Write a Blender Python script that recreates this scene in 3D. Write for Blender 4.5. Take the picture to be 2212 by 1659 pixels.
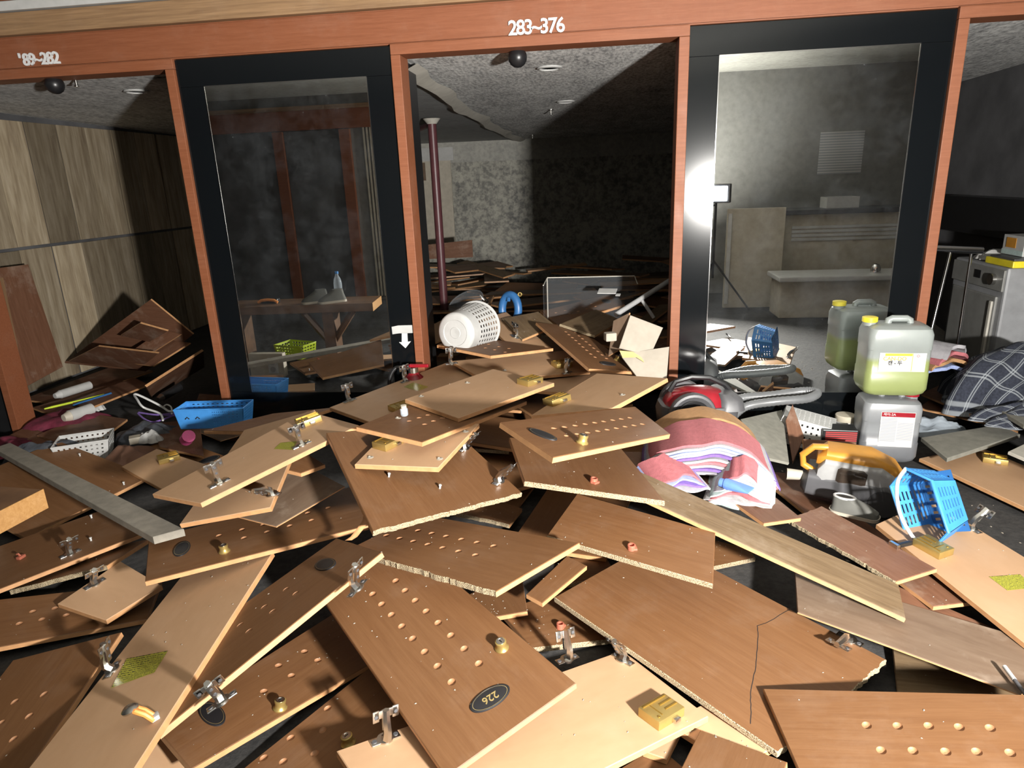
import bpy, bmesh, math, random
from mathutils import Vector, Matrix, Euler
from mathutils.geometry import delaunay_2d_cdt
random.seed(7)
for o in list(bpy.data.objects): bpy.data.objects.remove(o)
scn = bpy.context.scene
col = scn.collection
V = Vector
PI = math.pi
# ------------------------------------------------------------------ camera, world, light, exposure
F_PX, W_PX, H_PX = 1450.0, 2212.0, 1659.0
YAW, PITCH, ROLL = [math.radians(a) for a in (-7.488, 16.918, -2.2544)]
CAM = V((0, -3.7, 1.5))
_f = V((math.sin(YAW)*math.cos(PITCH), math.cos(YAW)*math.cos(PITCH), -math.sin(PITCH)))
_r0 = V((math.cos(YAW), -math.sin(YAW), 0)); _u0 = _r0.cross(_f)
_r = math.cos(ROLL)*_r0 + math.sin(ROLL)*_u0
_u = -math.sin(ROLL)*_r0 + math.cos(ROLL)*_u0
cd = bpy.data.cameras.new('camera'); cam = bpy.data.objects.new('camera', cd); col.objects.link(cam)
cam.matrix_world = Matrix(((_r.x, _u.x, -_f.x, CAM.x), (_r.y, _u.y, -_f.y, CAM.y), (_r.z, _u.z, -_f.z, CAM.z), (0, 0, 0, 1)))
cd.sensor_fit = 'HORIZONTAL'; cd.sensor_width = 36; cd.lens = 36*F_PX/W_PX; cd.clip_start = .02
scn.camera = cam
wd = bpy.data.worlds.new('world'); scn.world = wd; wd.use_nodes = True
wd.node_tree.nodes['Background'].inputs[0].default_value = (.75, .85, 1, 1)
wd.node_tree.nodes['Background'].inputs[1].default_value = .012
LAMP = V((1.307, -4.1, 1.27)); LAMP_AIM = V((-.6, 0, 1.15))
ld = bpy.data.lights.new('work_lamp_beam', 'AREA'); ld.shape = 'RECTANGLE'; ld.size = .17; ld.size_y = .12
ld.spread = math.radians(140); ld.energy = 260; ld.color = (1.0, .965, .91)
lo = bpy.data.objects.new('work_lamp_beam', ld); col.objects.link(lo)
lo.location = LAMP; lo.rotation_euler = (LAMP_AIM-LAMP).to_track_quat('-Z', 'Y').to_euler()
vs = scn.view_settings
vs.view_transform = 'Standard'; vs.look = 'None'; vs.gamma = 1; vs.use_curve_mapping = False; vs.exposure = .22

def ray(px, py):
    return _f + _r*((px-W_PX/2)/F_PX) + _u*((H_PX/2-py)/F_PX)
def atz(px, py, z):
    d = ray(px, py); return CAM + d*((z-CAM.z)/d.z)
def aty(px, py, y):
    d = ray(px, py); return CAM + d*((y-CAM.y)/d.y)
def atx(px, py, x):
    d = ray(px, py); return CAM + d*((x-CAM.x)/d.x)

# ------------------------------------------------------------------ materials
MATS = {}
def nodes(name):
    m = bpy.data.materials.new(name); m.use_nodes = True; MATS[name] = m
    nt = m.node_tree; return m, nt, nt.nodes['Principled BSDF']
def N(nt, t, **k):
    n = nt.nodes.new(t)
    for a, b in k.items():
        if a in n.inputs: n.inputs[a].default_value = b
        else: setattr(n, a, b)
    return n
def ramp(nt, fac, stops):
    r = nt.nodes.new('ShaderNodeValToRGB'); e = r.color_ramp.elements
    while len(e) < len(stops): e.new(.5)
    for i, (p, c) in enumerate(stops): e[i].position = p; e[i].color = (*c, 1)
    nt.links.new(fac, r.inputs[0]); return r.outputs[0]
def mix(nt, f, a, b, mode='MIX'):
    m = nt.nodes.new('ShaderNodeMix'); m.data_type = 'RGBA'; m.blend_type = mode
    for s, v in ((0, f), (6, a), (7, b)):
        if hasattr(v, 'is_output'): nt.links.new(v, m.inputs[s])
        elif isinstance(v, (int, float)): m.inputs[s].default_value = v
        else: m.inputs[s].default_value = (*v, 1)
    return m.outputs[2]
def coords(nt, scale=(1, 1, 1), rnd=True):
    tc = nt.nodes.new('ShaderNodeTexCoord'); mp = nt.nodes.new('ShaderNodeMapping')
    mp.inputs['Scale'].default_value = scale; nt.links.new(tc.outputs['Object'], mp.inputs[0])
    if rnd:
        oi = nt.nodes.new('ShaderNodeObjectInfo'); mu = nt.nodes.new('ShaderNodeMath'); mu.operation = 'MULTIPLY'; mu.inputs[1].default_value = 37.
        nt.links.new(oi.outputs['Random'], mu.inputs[0]); nt.links.new(mu.outputs[0], mp.inputs['Location'])
    return mp.outputs[0]
def noise(nt, vec, scale, detail=3, rough=.55, dist=0):
    n = nt.nodes.new('ShaderNodeTexNoise'); n.inputs['Scale'].default_value = scale; n.inputs['Detail'].default_value = detail
    n.inputs['Roughness'].default_value = rough; n.inputs['Distortion'].default_value = dist
    nt.links.new(vec, n.inputs['Vector']); return n.outputs['Fac']
def plain(name, c, rough=.5, metal=0, var=.12, vs_=14, spec=.5, bump=0, bs=80, **k):
    m, nt, p = nodes(name); p.inputs['Roughness'].default_value = rough; p.inputs['Metallic'].default_value = metal
    p.inputs['Specular IOR Level'].default_value = spec
    v = coords(nt); n = noise(nt, v, vs_, 4)
    cc = ramp(nt, n, [(.3, [x*(1-var) for x in c]), (.7, [min(1, x*(1+var)) for x in c])]); nt.links.new(cc, p.inputs['Base Color'])
    if bump:
        b = N(nt, 'ShaderNodeBump'); b.inputs['Strength'].default_value = bump; b.inputs['Distance'].default_value = .003
        nt.links.new(noise(nt, v, bs, 3), b.inputs['Height']); nt.links.new(b.outputs[0], p.inputs['Normal'])
    for a, b in k.items(): p.inputs[a.replace('_', ' ')].default_value = b
    return m
def wood(name, c1, c2, c3, rough=.42, stretch=(2.2, 26, 26), tint=.18, dust=.12):
    m, nt, p = nodes(name); v = coords(nt, stretch)
    g = noise(nt, v, 1.6, 6, .6, .6); g2 = noise(nt, v, 6, 3, .5)
    c = ramp(nt, g, [(.28, c1), (.5, c2), (.72, c3)])
    c = mix(nt, .25, c, ramp(nt, g2, [(.35, c1), (.65, c3)]))
    oi = nt.nodes.new('ShaderNodeObjectInfo')
    c = mix(nt, 1.0, c, ramp(nt, oi.outputs['Random'], [(0, (1-tint,)*3), (1, (1, 1, 1))]), 'MULTIPLY')
    v2 = coords(nt); d = noise(nt, v2, 5, 6, .7)
    dm = ramp(nt, d, [(.52, (0, 0, 0)), (.78, (dust,)*3)])
    c = mix(nt, dm, c, (.55, .47, .38)); nt.links.new(c, p.inputs['Base Color'])
    r = ramp(nt, d, [(.3, (rough,)*3), (.8, (min(1, rough+.25),)*3)]); nt.links.new(r, p.inputs['Roughness'])
    p.inputs['Specular IOR Level'].default_value = .3
    b = N(nt, 'ShaderNodeBump'); b.inputs['Strength'].default_value = .08; b.inputs['Distance'].default_value = .002
    nt.links.new(g2, b.inputs['Height']); nt.links.new(b.outputs[0], p.inputs['Normal'])
    return m
wood('front', (.142, .064, .026), (.163, .077, .032), (.186, .091, .040), stretch=(2.2, 34, 34), dust=.06)
wood('red', (.125, .056, .031), (.155, .072, .041), (.19, .095, .058), dust=.3)
wood('back', (.43, .265, .15), (.455, .282, .162), (.48, .30, .175), .5, (3, 7, 7), .14, .08)
wood('walnut', (.11, .07, .035), (.152, .1, .054), (.2, .138, .078), .55, (2, 22, 22), .1, .2)
wood('greybrown', (.12, .077, .05), (.15, .1, .067), (.185, .13, .09), .5, (2, 9, 9), .1, .3)
wood('frame', (.17, .056, .024), (.2, .069, .031), (.232, .084, .04), .45, (3, 60, 60), .02, .05)
wood('cornice', (.15, .085, .045), (.23, .14, .072), (.31, .19, .1), .5, (1.2, 30, 30), .02, .05)
wood('oak', (.3, .15, .05), (.37, .2, .07), (.44, .25, .1), .5, (3, 40, 40), .05, .05)
wood('plank', (.3, .22, .14), (.55, .44, .29), (.8, .68, .5), .6, (9, 9, .9), .7, .1)
plain('edge', (.47, .25, .115), .45, var=.14, vs_=30)
plain('whiteedge', (.45, .43, .38), .6)
plain('vent', (.27, .13, .06), .6, var=.1)
plain('brass', (.5, .37, .13), .34, .75, var=.1)
plain('brass_dark', (.40, .25, .05), .4, .75)
plain('steel', (.62, .61, .58), .26, 1, var=.15)
plain('chrome', (.75, .75, .75), .12, 1, var=.03)
plain('plate_black', (.012, .012, .014), .5)
plain('gold', (.55, .42, .18), .35, .6)
plain('copper', (.45, .14, .09), .3, .3)
plain('white', (.44, .44, .43), .45, var=.08)
plain('paper', (.32, .285, .235), .8, var=.1)
plain('letter', (.6, .6, .6), .4, var=.03)
plain('black', (.012, .012, .013), .35)
plain('rubber', (.03, .03, .032), .6)
plain('darkgrey', (.07, .07, .075), .45)
plain('grey', (.3, .3, .3), .5)
plain('hose', (.12, .125, .13), .35)
plain('redplastic', (.24, .01, .018), .22)
plain('orange', (.5, .225, .03), .4)
plain('hookorange', (.75, .28, .07), .4)
plain('bluebright', (.045, .22, .55), .4)
plain('blue', (.03, .12, .3), .4)
plain('tubeblue', (.12, .24, .7), .4)
plain('lime', (.5, .62, .03), .4)
plain('yellow', (.75, .62, .03), .4)
plain('pink', (.7, .1, .3), .5)
plain('pinkcloth', (.4, .125, .14), .95, var=.12, vs_=60, bump=.6, bs=260)
plain('whitecloth', (.36, .35, .37), .95, var=.1, vs_=40, bump=.5, bs=240)
plain('purplecloth', (.17, .1, .34), .95, var=.15, vs_=60, bump=.5, bs=240)
plain('bluecloth', (.27, .33, .55), .95, var=.15, vs_=60, bump=.5, bs=240)
plain('mintcloth', (.4, .5, .48), .95, var=.12, vs_=60, bump=.5, bs=240)
plain('orangecloth', (.36, .2, .09), .95, var=.12, vs_=50, bump=.5, bs=240)
plain('greycloth', (.34, .33, .33), .95, var=.15, vs_=60, bump=.5, bs=240)
plain('redcloth', (.12, .012, .03), .85, var=.5, vs_=18, bump=.5, bs=60)
plain('darkbag', (.05, .055, .065), .35, var=.4, vs_=30, bump=.8, bs=40)
plain('browncloth', (.16, .08, .05), .8)
plain('bench', (.13, .068, .034), .5, var=.3, vs_=10)
plain('shoe', (.1, .1, .09), .8)
plain('cream', (.42, .38, .31), .55)
plain('appliance', (.25, .255, .265), .4)
plain('appliance_dark', (.2, .2, .19), .4)
plain('foam', (.2, .195, .165), .9, var=.15, vs_=25)
plain('greyplank', (.22, .20, .165), .85, var=.18, vs_=18, bump=.3)
plain('pipe', (.09, .03, .035), .4)
plain('wallgrey', (.09, .09, .095), .85, var=.35, vs_=3, bump=.2, bs=20)
plain('frontwall', (.2, .2, .19), .8)
plain('jarlid', (.42, .38, .3), .5)
plain('blanketdark', (.03, .035, .05), .95)
def chipmat():
    m, nt, p = nodes('chipboard'); v = coords(nt, (1, 1, 1))
    vo = N(nt, 'ShaderNodeTexVoronoi', Scale=260.0); mp = nt.nodes.new('ShaderNodeMapping'); mp.inputs['Scale'].default_value = (1, 1, 2.2)
    nt.links.new(v, mp.inputs[0]); nt.links.new(mp.outputs[0], vo.inputs['Vector'])
    c = ramp(nt, vo.outputs['Distance'], [(.1, (.46, .39, .28)), (.55, (.38, .3, .18)), (.8, (.14, .09, .05))])
    nt.links.new(c, p.inputs['Base Color']); p.inputs['Roughness'].default_value = .9
    b = N(nt, 'ShaderNodeBump'); b.inputs['Strength'].default_value = .8; b.inputs['Distance'].default_value = .004
    nt.links.new(vo.outputs['Distance'], b.inputs['Height']); nt.links.new(b.outputs[0], p.inputs['Normal'])
chipmat()
def glassmat(name, col_, alpha=.25, rough=.06):
    m, nt, p = nodes(name); p.inputs['Base Color'].default_value = (*col_, 1); p.inputs['Roughness'].default_value = rough
    p.inputs['Alpha'].default_value = alpha; p.inputs['Specular IOR Level'].default_value = .8
glassmat('clear', (.3, .32, .34), .07); glassmat('bottle', (.7, .8, .9), .3); glassmat('smoke', (.05, .035, .025), .85)
def mirrormat():
    m, nt, p = nodes('mirror'); p.inputs['Metallic'].default_value = 1
    v = coords(nt, (1, 1, 1), False)
    a = noise(nt, v, 3.2, 6, .7); s = noise(nt, v, 170, 2, .5)
    big = ramp(nt, a, [(.45, (0, 0, 0)), (.72, (1, 1, 1))]); sp = ramp(nt, s, [(.68, (0, 0, 0)), (.74, (1, 1, 1))])
    mm = mix(nt, 1., big, sp, 'MULTIPLY')
    c = mix(nt, mm, (.78, .8, .79), (.8, .8, .8)); nt.links.new(c, p.inputs['Base Color'])
    d = nt.nodes.new('ShaderNodeBsdfDiffuse'); d.inputs[0].default_value = (.5, .55, .6, 1)
    hz = ramp(nt, a, [(.45, (.003,)*3), (.72, (.03,)*3)]); f = mix(nt, mm, hz, (.3, .3, .3))
    ms = nt.nodes.new('ShaderNodeMixShader'); nt.links.new(f, ms.inputs[0]); nt.links.new(p.outputs[0], ms.inputs[1]); nt.links.new(d.outputs[0], ms.inputs[2])
    nt.links.new(ms.outputs[0], nt.nodes['Material Output'].inputs[0]); p.inputs['Roughness'].default_value = .0
mirrormat()
plain('blackglass', (.004, .005, .006), .12, spec=.35, var=.02)
def mould(name, base, dark, sc=(1, 1, 1), s=3., lo=.42, hi=.62):
    m, nt, p = nodes(name); v = coords(nt, sc, False)
    a = noise(nt, v, s, 10, .75, .4); b = noise(nt, v, s*9, 5, .7)
    f = ramp(nt, a, [(lo, (0, 0, 0)), (hi, (1, 1, 1))]); g = ramp(nt, b, [(.42, (0, 0, 0)), (.6, (1, 1, 1))])
    c = mix(nt, mix(nt, .55, f, g), base, dark); nt.links.new(c, p.inputs['Base Color']); p.inputs['Roughness'].default_value = .9
    bp = N(nt, 'ShaderNodeBump'); bp.inputs['Strength'].default_value = .4; bp.inputs['Distance'].default_value = .01
    nt.links.new(b, bp.inputs['Height']); nt.links.new(bp.outputs[0], p.inputs['Normal'])
mould('ceil_mould', (.8, .8, .78), (.16, .16, .165), (2.2, .8, 1), 2.6, .4, .66)
mould('ceil_film', (.36, .37, .37), (.26, .27, .27), (1, 1, 1), 1.5)
mould('back_upper', (.42, .41, .37), (.27, .27, .25), (1, 1, 1), 2.)
mould('back_mould', (.44, .43, .37), (.10, .10, .10), (1, 1, 1), 1.6, .36, .66)
mould('floor', (.045, .042, .04), (.016, .016, .016), (1, 1, 1), 3.5)
mould('front_ceiling', (.5, .5, .46), (.36, .36, .33), (1, 1, 1), 2.)
def sticker():
    m, nt, p = nodes('sticker'); v = coords(nt, (1, 1, 1), False)
    tc = nt.nodes.new('ShaderNodeTexCoord'); sp = nt.nodes.new('ShaderNodeSeparateXYZ'); nt.links.new(tc.outputs['UV'], sp.inputs[0])
    w = N(nt, 'ShaderNodeMath', operation='MULTIPLY'); w.inputs[1].default_value = 13.; nt.links.new(sp.outputs['Y'], w.inputs[0])
    fr = N(nt, 'ShaderNodeMath', operation='FRACT'); nt.links.new(w.outputs[0], fr.inputs[0])
    mp = nt.nodes.new('ShaderNodeMapping'); mp.inputs['Scale'].default_value = (30, 13, 1); nt.links.new(tc.outputs['UV'], mp.inputs[0])
    n = noise(nt, mp.outputs[0], 1.3, 2); l1 = ramp(nt, fr.outputs[0], [(.5, (0, 0, 0)), (.56, (1, 1, 1))]); l2 = ramp(nt, n, [(.46, (0, 0, 0)), (.5, (1, 1, 1))])
    c = mix(nt, mix(nt, 1., l1, l2, 'MULTIPLY'), (.36, .35, .045), (.05, .05, .03)); nt.links.new(c, p.inputs['Base Color'])
    p.inputs['Roughness'].default_value = .3
sticker()
def printlines(name, bg, fg, n=16.):
    m, nt, p = nodes(name)
    tc = nt.nodes.new('ShaderNodeTexCoord'); sp = nt.nodes.new('ShaderNodeSeparateXYZ'); nt.links.new(tc.outputs['UV'], sp.inputs[0])
    w = N(nt, 'ShaderNodeMath', operation='MULTIPLY'); w.inputs[1].default_value = n; nt.links.new(sp.outputs['Y'], w.inputs[0])
    fr = N(nt, 'ShaderNodeMath', operation='FRACT'); nt.links.new(w.outputs[0], fr.inputs[0])
    l1 = ramp(nt, fr.outputs[0], [(.5, (0, 0, 0)), (.6, (1, 1, 1))]); nt.links.new(mix(nt, l1, bg, fg), p.inputs['Base Color']); p.inputs['Roughness'].default_value = .5
printlines('smallprint', (.45, .45, .44), (.27, .28, .3)); printlines('redbands', (.03, .012, .012), (.5, .03, .03), 6.)
def plaid():
    m, nt, p = nodes('plaid'); tc = nt.nodes.new('ShaderNodeTexCoord'); sp = nt.nodes.new('ShaderNodeSeparateXYZ'); nt.links.new(tc.outputs['UV'], sp.inputs[0])
    outs = []
    for ax, k in (('X', 9.), ('Y', 9.)):
        w = N(nt, 'ShaderNodeMath', operation='MULTIPLY'); w.inputs[1].default_value = k; nt.links.new(sp.outputs[ax], w.inputs[0])
        fr = N(nt, 'ShaderNodeMath', operation='FRACT'); nt.links.new(w.outputs[0], fr.inputs[0])
        outs.append(ramp(nt, fr.outputs[0], [(.0, (.7,)*3), (.06, (.7,)*3), (.08, (0,)*3), (.13, (0,)*3), (.15, (.7,)*3), (.2, (.7,)*3), (.22, (0,)*3), (1, (0,)*3)]))
    f = mix(nt, 1., outs[0], outs[1], 'ADD'); v = coords(nt); n = noise(nt, v, 90, 3)
    c = mix(nt, f, ramp(nt, n, [(.3, (.012, .014, .024)), (.7, (.03, .036, .055))]), (.24, .26, .28)); nt.links.new(c, p.inputs['Base Color']); p.inputs['Roughness'].default_value = .95
plaid()
def jugmat(name, empty, full, level, band=.012):
    m, nt, p = nodes(name); tc = nt.nodes.new('ShaderNodeTexCoord'); sp = nt.nodes.new('ShaderNodeSeparateXYZ'); nt.links.new(tc.outputs['Object'], sp.inputs[0])
    a = N(nt, 'ShaderNodeMath', operation='SUBTRACT'); nt.links.new(sp.outputs['Z'], a.inputs[0]); a.inputs[1].default_value = level-.5
    c = ramp(nt, a.outputs[0], [(.5-band, full), (.5+band, empty)]); v = coords(nt); n = noise(nt, v, 9, 5)
    c = mix(nt, 1., c, ramp(nt, n, [(.3, (.88,)*3), (.7, (1,)*3)]), 'MULTIPLY')
    nt.links.new(c, p.inputs['Base Color']); p.inputs['Roughness'].default_value = .35
    p.inputs['Subsurface Weight'].default_value = .15; p.inputs['Subsurface Radius'].default_value = (.03, .03, .02)
jugmat('jug_yellow', (.25, .275, .265), (.225, .265, .10), .185); jugmat('jug_grey', (.22, .23, .24), (.125, .13, .14), .15)
m, nt, p = nodes('lamp_face'); p.inputs['Emission Color'].default_value = (.9, .95, 1, 1); p.inputs['Emission Strength'].default_value = 60
m, nt, p = nodes('downlight'); p.inputs['Base Color'].default_value = (.7, .72, .78, 1); p.inputs['Roughness'].default_value = .4

# ------------------------------------------------------------------ mesh helpers
class MB:
    def __init__(s): s.v = []; s.f = []; s.m = []; s.uv = {}
    def add(s, vs_, fs, mi=0, M=None):
        b = len(s.v); s.v += [(M @ V(p)) if M else V(p) for p in vs_]
        for i, f in enumerate(fs): s.f.append([b+k for k in f]); s.m.append(mi if isinstance(mi, int) else mi[i])
        return s
    def box(s, c, size, mi=0, M=None, bev=.0, rot=None):
        x, y, z = [q/2 for q in size]; T = Matrix.Translation(V(c))
        if rot: T = T @ Euler(rot).to_matrix().to_4x4()
        if M: T = M @ T
        if bev <= 0:
            vs_ = [(i*x, j*y, k*z) for i in (-1, 1) for j in (-1, 1) for k in (-1, 1)]
            s.add(vs_, [(0, 1, 3, 2), (4, 6, 7, 5), (0, 4, 5, 1), (2, 3, 7, 6), (0, 2, 6, 4), (1, 5, 7, 3)], mi, T)
        else:
            bm = bmesh.new(); bmesh.ops.create_cube(bm, size=1, matrix=Matrix.Diagonal((2*x, 2*y, 2*z, 1)))
            bmesh.ops.bevel(bm, geom=bm.edges[:], offset=min(bev, x*.95, y*.95, z*.95), segments=2, affect='EDGES', profile=.6); bm.verts.index_update()
            s.add([v.co.copy() for v in bm.verts], [[v.index for v in f.verts] for f in bm.faces], mi, T); bm.free()
        return s
    def cyl(s, p0, p1, r0, r1=None, mi=0, n=16, cap=True):
        p0, p1 = V(p0), V(p1); r1 = r0 if r1 is None else r1; a = (p1-p0).normalized(); q = a.orthogonal().normalized(); w = a.cross(q); vs_ = []
        for p, r in ((p0, r0), (p1, r1)):
            for k in range(n): t = 2*PI*k/n; vs_.append(p+(q*math.cos(t)+w*math.sin(t))*r)
        fs = [(k, (k+1) % n, n+(k+1) % n, n+k) for k in range(n)]
        if cap: fs += [tuple(range(n))[::-1], tuple(range(n, 2*n))]
        return s.add(vs_, fs, mi)
    def tube(s, pts, r, mi=0, n=8, closed=False):
        pts = [V(p) for p in pts]; N_ = len(pts); vs_ = []; q = None
        for i, p in enumerate(pts):
            a = (pts[(i+1) % N_ if closed else min(i+1, N_-1)]-pts[i-1 if (closed or i) else 0]).normalized()
            q = (q-a*q.dot(a)).normalized() if q else a.orthogonal().normalized(); w = a.cross(q)
            rr = r[i] if isinstance(r, (list, tuple)) else r
            for k in range(n): t = 2*PI*k/n; vs_.append(p+(q*math.cos(t)+w*math.sin(t))*rr)
        fs = [(i*n+k, i*n+(k+1) % n, ((i+1) % N_)*n+(k+1) % n, ((i+1) % N_)*n+k) for i in range(N_ if closed else N_-1) for k in range(n)]
        if not closed: fs += [tuple(range(n))[::-1], tuple(range((N_-1)*n, N_*n))]
        return s.add(vs_, fs, mi)
    def lathe(s, prof, M=None, mi=0, n=24, sx=1, sy=1):
        vs_ = [(r*math.cos(2*PI*k/n)*sx, r*math.sin(2*PI*k/n)*sy, z) for r, z in prof for k in range(n)]; L = len(prof)
        fs = [(i*n+k, i*n+(k+1) % n, (i+1)*n+(k+1) % n, (i+1)*n+k) for i in range(L-1) for k in range(n)]
        mis = [mi if isinstance(mi, int) else mi[i] for i in range(L-1) for k in range(n)]
        if prof[0][0] > 1e-6: fs.append(tuple(range(n))[::-1]); mis.append(mis[0])
        if prof[-1][0] > 1e-6: fs.append(tuple(range((L-1)*n, L*n))); mis.append(mis[-1])
        return s.add(vs_, fs, mis, M)
    def loft(s, secs, M=None, mi=0, n=6):
        # secs: (z, halfx, halfy, cornerfrac, ox, oy) rounded rectangles
        rings = []
        for sc in secs:
            z, hx, hy, cf = sc[:4]; ox, oy = (sc[4], sc[5]) if len(sc) > 4 else (0, 0); r = cf*min(hx, hy); ring = []
            for (sx, sy, a0) in ((1, 1, 0), (-1, 1, PI/2), (-1, -1, PI), (1, -1, 1.5*PI)):
                for k in range(n): t = a0+PI/2*k/(n-1); ring.append((ox+sx*(hx-r)+r*math.cos(t), oy+sy*(hy-r)+r*math.sin(t), z))
            rings.append(ring)
        m_ = 4*n; vs_ = [p for r in rings for p in r]
        fs = [(i*m_+k, i*m_+(k+1) % m_, (i+1)*m_+(k+1) % m_, (i+1)*m_+k) for i in range(len(rings)-1) for k in range(m_)]
        mis = [mi if isinstance(mi, int) else mi[i] for i in range(len(rings)-1) for k in range(m_)]
        fs += [tuple(range(m_))[::-1], tuple(range((len(rings)-1)*m_, len(rings)*m_))]; mis += [mis[0], mis[-1]]
        return s.add(vs_, fs, mis, M)
    def lattice(s, c, nx, ny, fx=.5, fy=.5, th=.003, mi=0, border=.06):
        # quad panel c[0..3] pierced by nx*ny openings
        c = [V(p) for p in c]; nrm = (c[1]-c[0]).cross(c[3]-c[0]).normalized()*th
        P = lambda u, v: c[0]*(1-u)*(1-v)+c[1]*u*(1-v)+c[2]*u*v+c[3]*(1-u)*v
        us = [0]+[border+(1-2*border)*(i+o)/nx for i in range(nx) for o in ((1-fx)/2, (1+fx)/2)]+[1]
        vv = [0]+[border+(1-2*border)*(j+o)/ny for j in range(ny) for o in ((1-fy)/2, (1+fy)/2)]+[1]
        b = len(s.v); nu = len(us)
        for off in (V((0, 0, 0)), nrm): s.v += [P(u, v)+off for v in vv for u in us]
        K = nu*len(vv); hole = lambda i, j: i % 2 == 1 and j % 2 == 1 and 0 < i < nu-1 and 0 < j < len(vv)-1
        for j in range(len(vv)-1):
            for i in range(nu-1):
                q = [b+j*nu+i, b+j*nu+i+1, b+(j+1)*nu+i+1, b+(j+1)*nu+i]
                if hole(i, j):
                    for k in range(4): s.f.append([q[k], q[(k+1) % 4], q[(k+1) % 4]+K, q[k]+K]); s.m.append(mi)
                else: s.f.append(q[::-1]); s.m.append(mi); s.f.append([x+K for x in q]); s.m.append(mi)
        return s
    def slab(s, pts, th, mi=0):
        # planar polygon (list of 3d points) thickened along its normal, downwards
        pts = [V(p) for p in pts]; nrm = (pts[1]-pts[0]).cross(pts[2]-pts[0]).normalized()
        if nrm.z < 0: pts = pts[::-1]; nrm = -nrm
        n = len(pts)
        return s.add(pts+[p-nrm*th for p in pts], [tuple(range(n)), tuple(range(n, 2*n))[::-1]]+[(k, n+k, n+(k+1) % n, (k+1) % n) for k in range(n)], mi)
    def mesh(s, name, mats, smooth=False):
        me = bpy.data.meshes.new(name); me.from_pydata([tuple(p) for p in s.v], [], s.f)
        for m_ in (mats if isinstance(mats, (list, tuple)) else [mats]): me.materials.append(MATS[m_])
        me.polygons.foreach_set('material_index', s.m)
        if smooth:
            me.polygons.foreach_set('use_smooth', [True]*len(me.polygons)); me.update()
            try: me.set_sharp_from_angle(angle=math.radians(38))
            except Exception: pass
        me.update(); return me
    def build(s, name, mats, parent=None, smooth=False, M=None):
        return link(name, s.mesh(name, mats, smooth), parent, M)
def link(name, data, parent=None, M=None):
    o = bpy.data.objects.new(name, data); col.objects.link(o)
    if parent: o.parent = parent
    if M is not None: o.matrix_basis = M
    return o
def tag(o, label=None, cat=None, group=None, kind=None):
    if label: o['label'] = label
    if cat: o['category'] = cat
    if group: o['group'] = group
    if kind: o['kind'] = kind
    return o
def thing(name, label, cat, M=None, group=None):
    return tag(link(name, None, None, M if M is not None else Matrix()), label, cat, group)
def struct(o): o['kind'] = 'structure'; return o
def quad_uv(o):
    me = o.data; uv = me.uv_layers.new(name='UVMap')
    for p in me.polygons:
        for k, li in enumerate(p.loop_indices): uv.data[li].uv = [(0, 0), (1, 0), (1, 1), (0, 1)][k % 4]
def frame(o, x, n):
    n = n.normalized(); x = (x-n*x.dot(n)).normalized(); y = n.cross(x)
    return Matrix(((x.x, y.x, n.x, o.x), (x.y, y.y, n.y, o.y), (x.z, y.z, n.z, o.z), (0, 0, 0, 1)))
TR = lambda x, y=None, z=None: Matrix.Translation(V((x, y, z)) if y is not None else V(x))
RZ = lambda a: Matrix.Rotation(a, 4, 'Z')
RX = lambda a: Matrix.Rotation(a, 4, 'X')
RY = lambda a: Matrix.Rotation(a, 4, 'Y')
def text_mesh(txt, size, depth=.002, offset=0.):
    cu = bpy.data.curves.new('lettering', 'FONT'); cu.body = txt; cu.size = size; cu.extrude = depth; cu.offset = offset; cu.align_x = 'CENTER'; cu.align_y = 'CENTER'; cu.resolution_u = 3
    o = bpy.data.objects.new('lettering', cu); col.objects.link(o); dg = bpy.context.evaluated_depsgraph_get(); dg.update()
    me = bpy.data.meshes.new_from_object(o.evaluated_get(dg)); bpy.data.objects.remove(o); bpy.data.curves.remove(cu); me.materials.clear(); return me

# ------------------------------------------------------------------ the setting
def ceil_z(y): return 2.155-.0157*y
def sbox(name, x0, x1, y0, y1, z0, z1, mat, parent=None, bev=0):
    o = MB().box(((x0+x1)/2, (y0+y1)/2, (z0+z1)/2), (x1-x0, y1-y0, z1-z0), bev=bev).build(name, mat, parent)
    return o if parent else struct(o)
YB, XL, XR = 6.5, -4.5, 2.9
sbox('floor', -7, 5.5, -7, 7, -.1, 0, 'floor')
b = MB()
b.add([(-5, .1, ceil_z(.1)), (3.5, .1, ceil_z(.1)), (3.5, 6.8, ceil_z(6.8)), (-5, 6.8, ceil_z(6.8)), (-5, .1, 2.4), (3.5, .1, 2.4), (3.5, 6.8, 2.4), (-5, 6.8, 2.4)],
      [(0, 1, 2, 3), (7, 6, 5, 4), (0, 4, 5, 1), (1, 5, 6, 2), (2, 6, 7, 3), (3, 7, 4, 0)])
ceiling = struct(b.build('ceiling', 'ceil_mould'))
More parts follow.
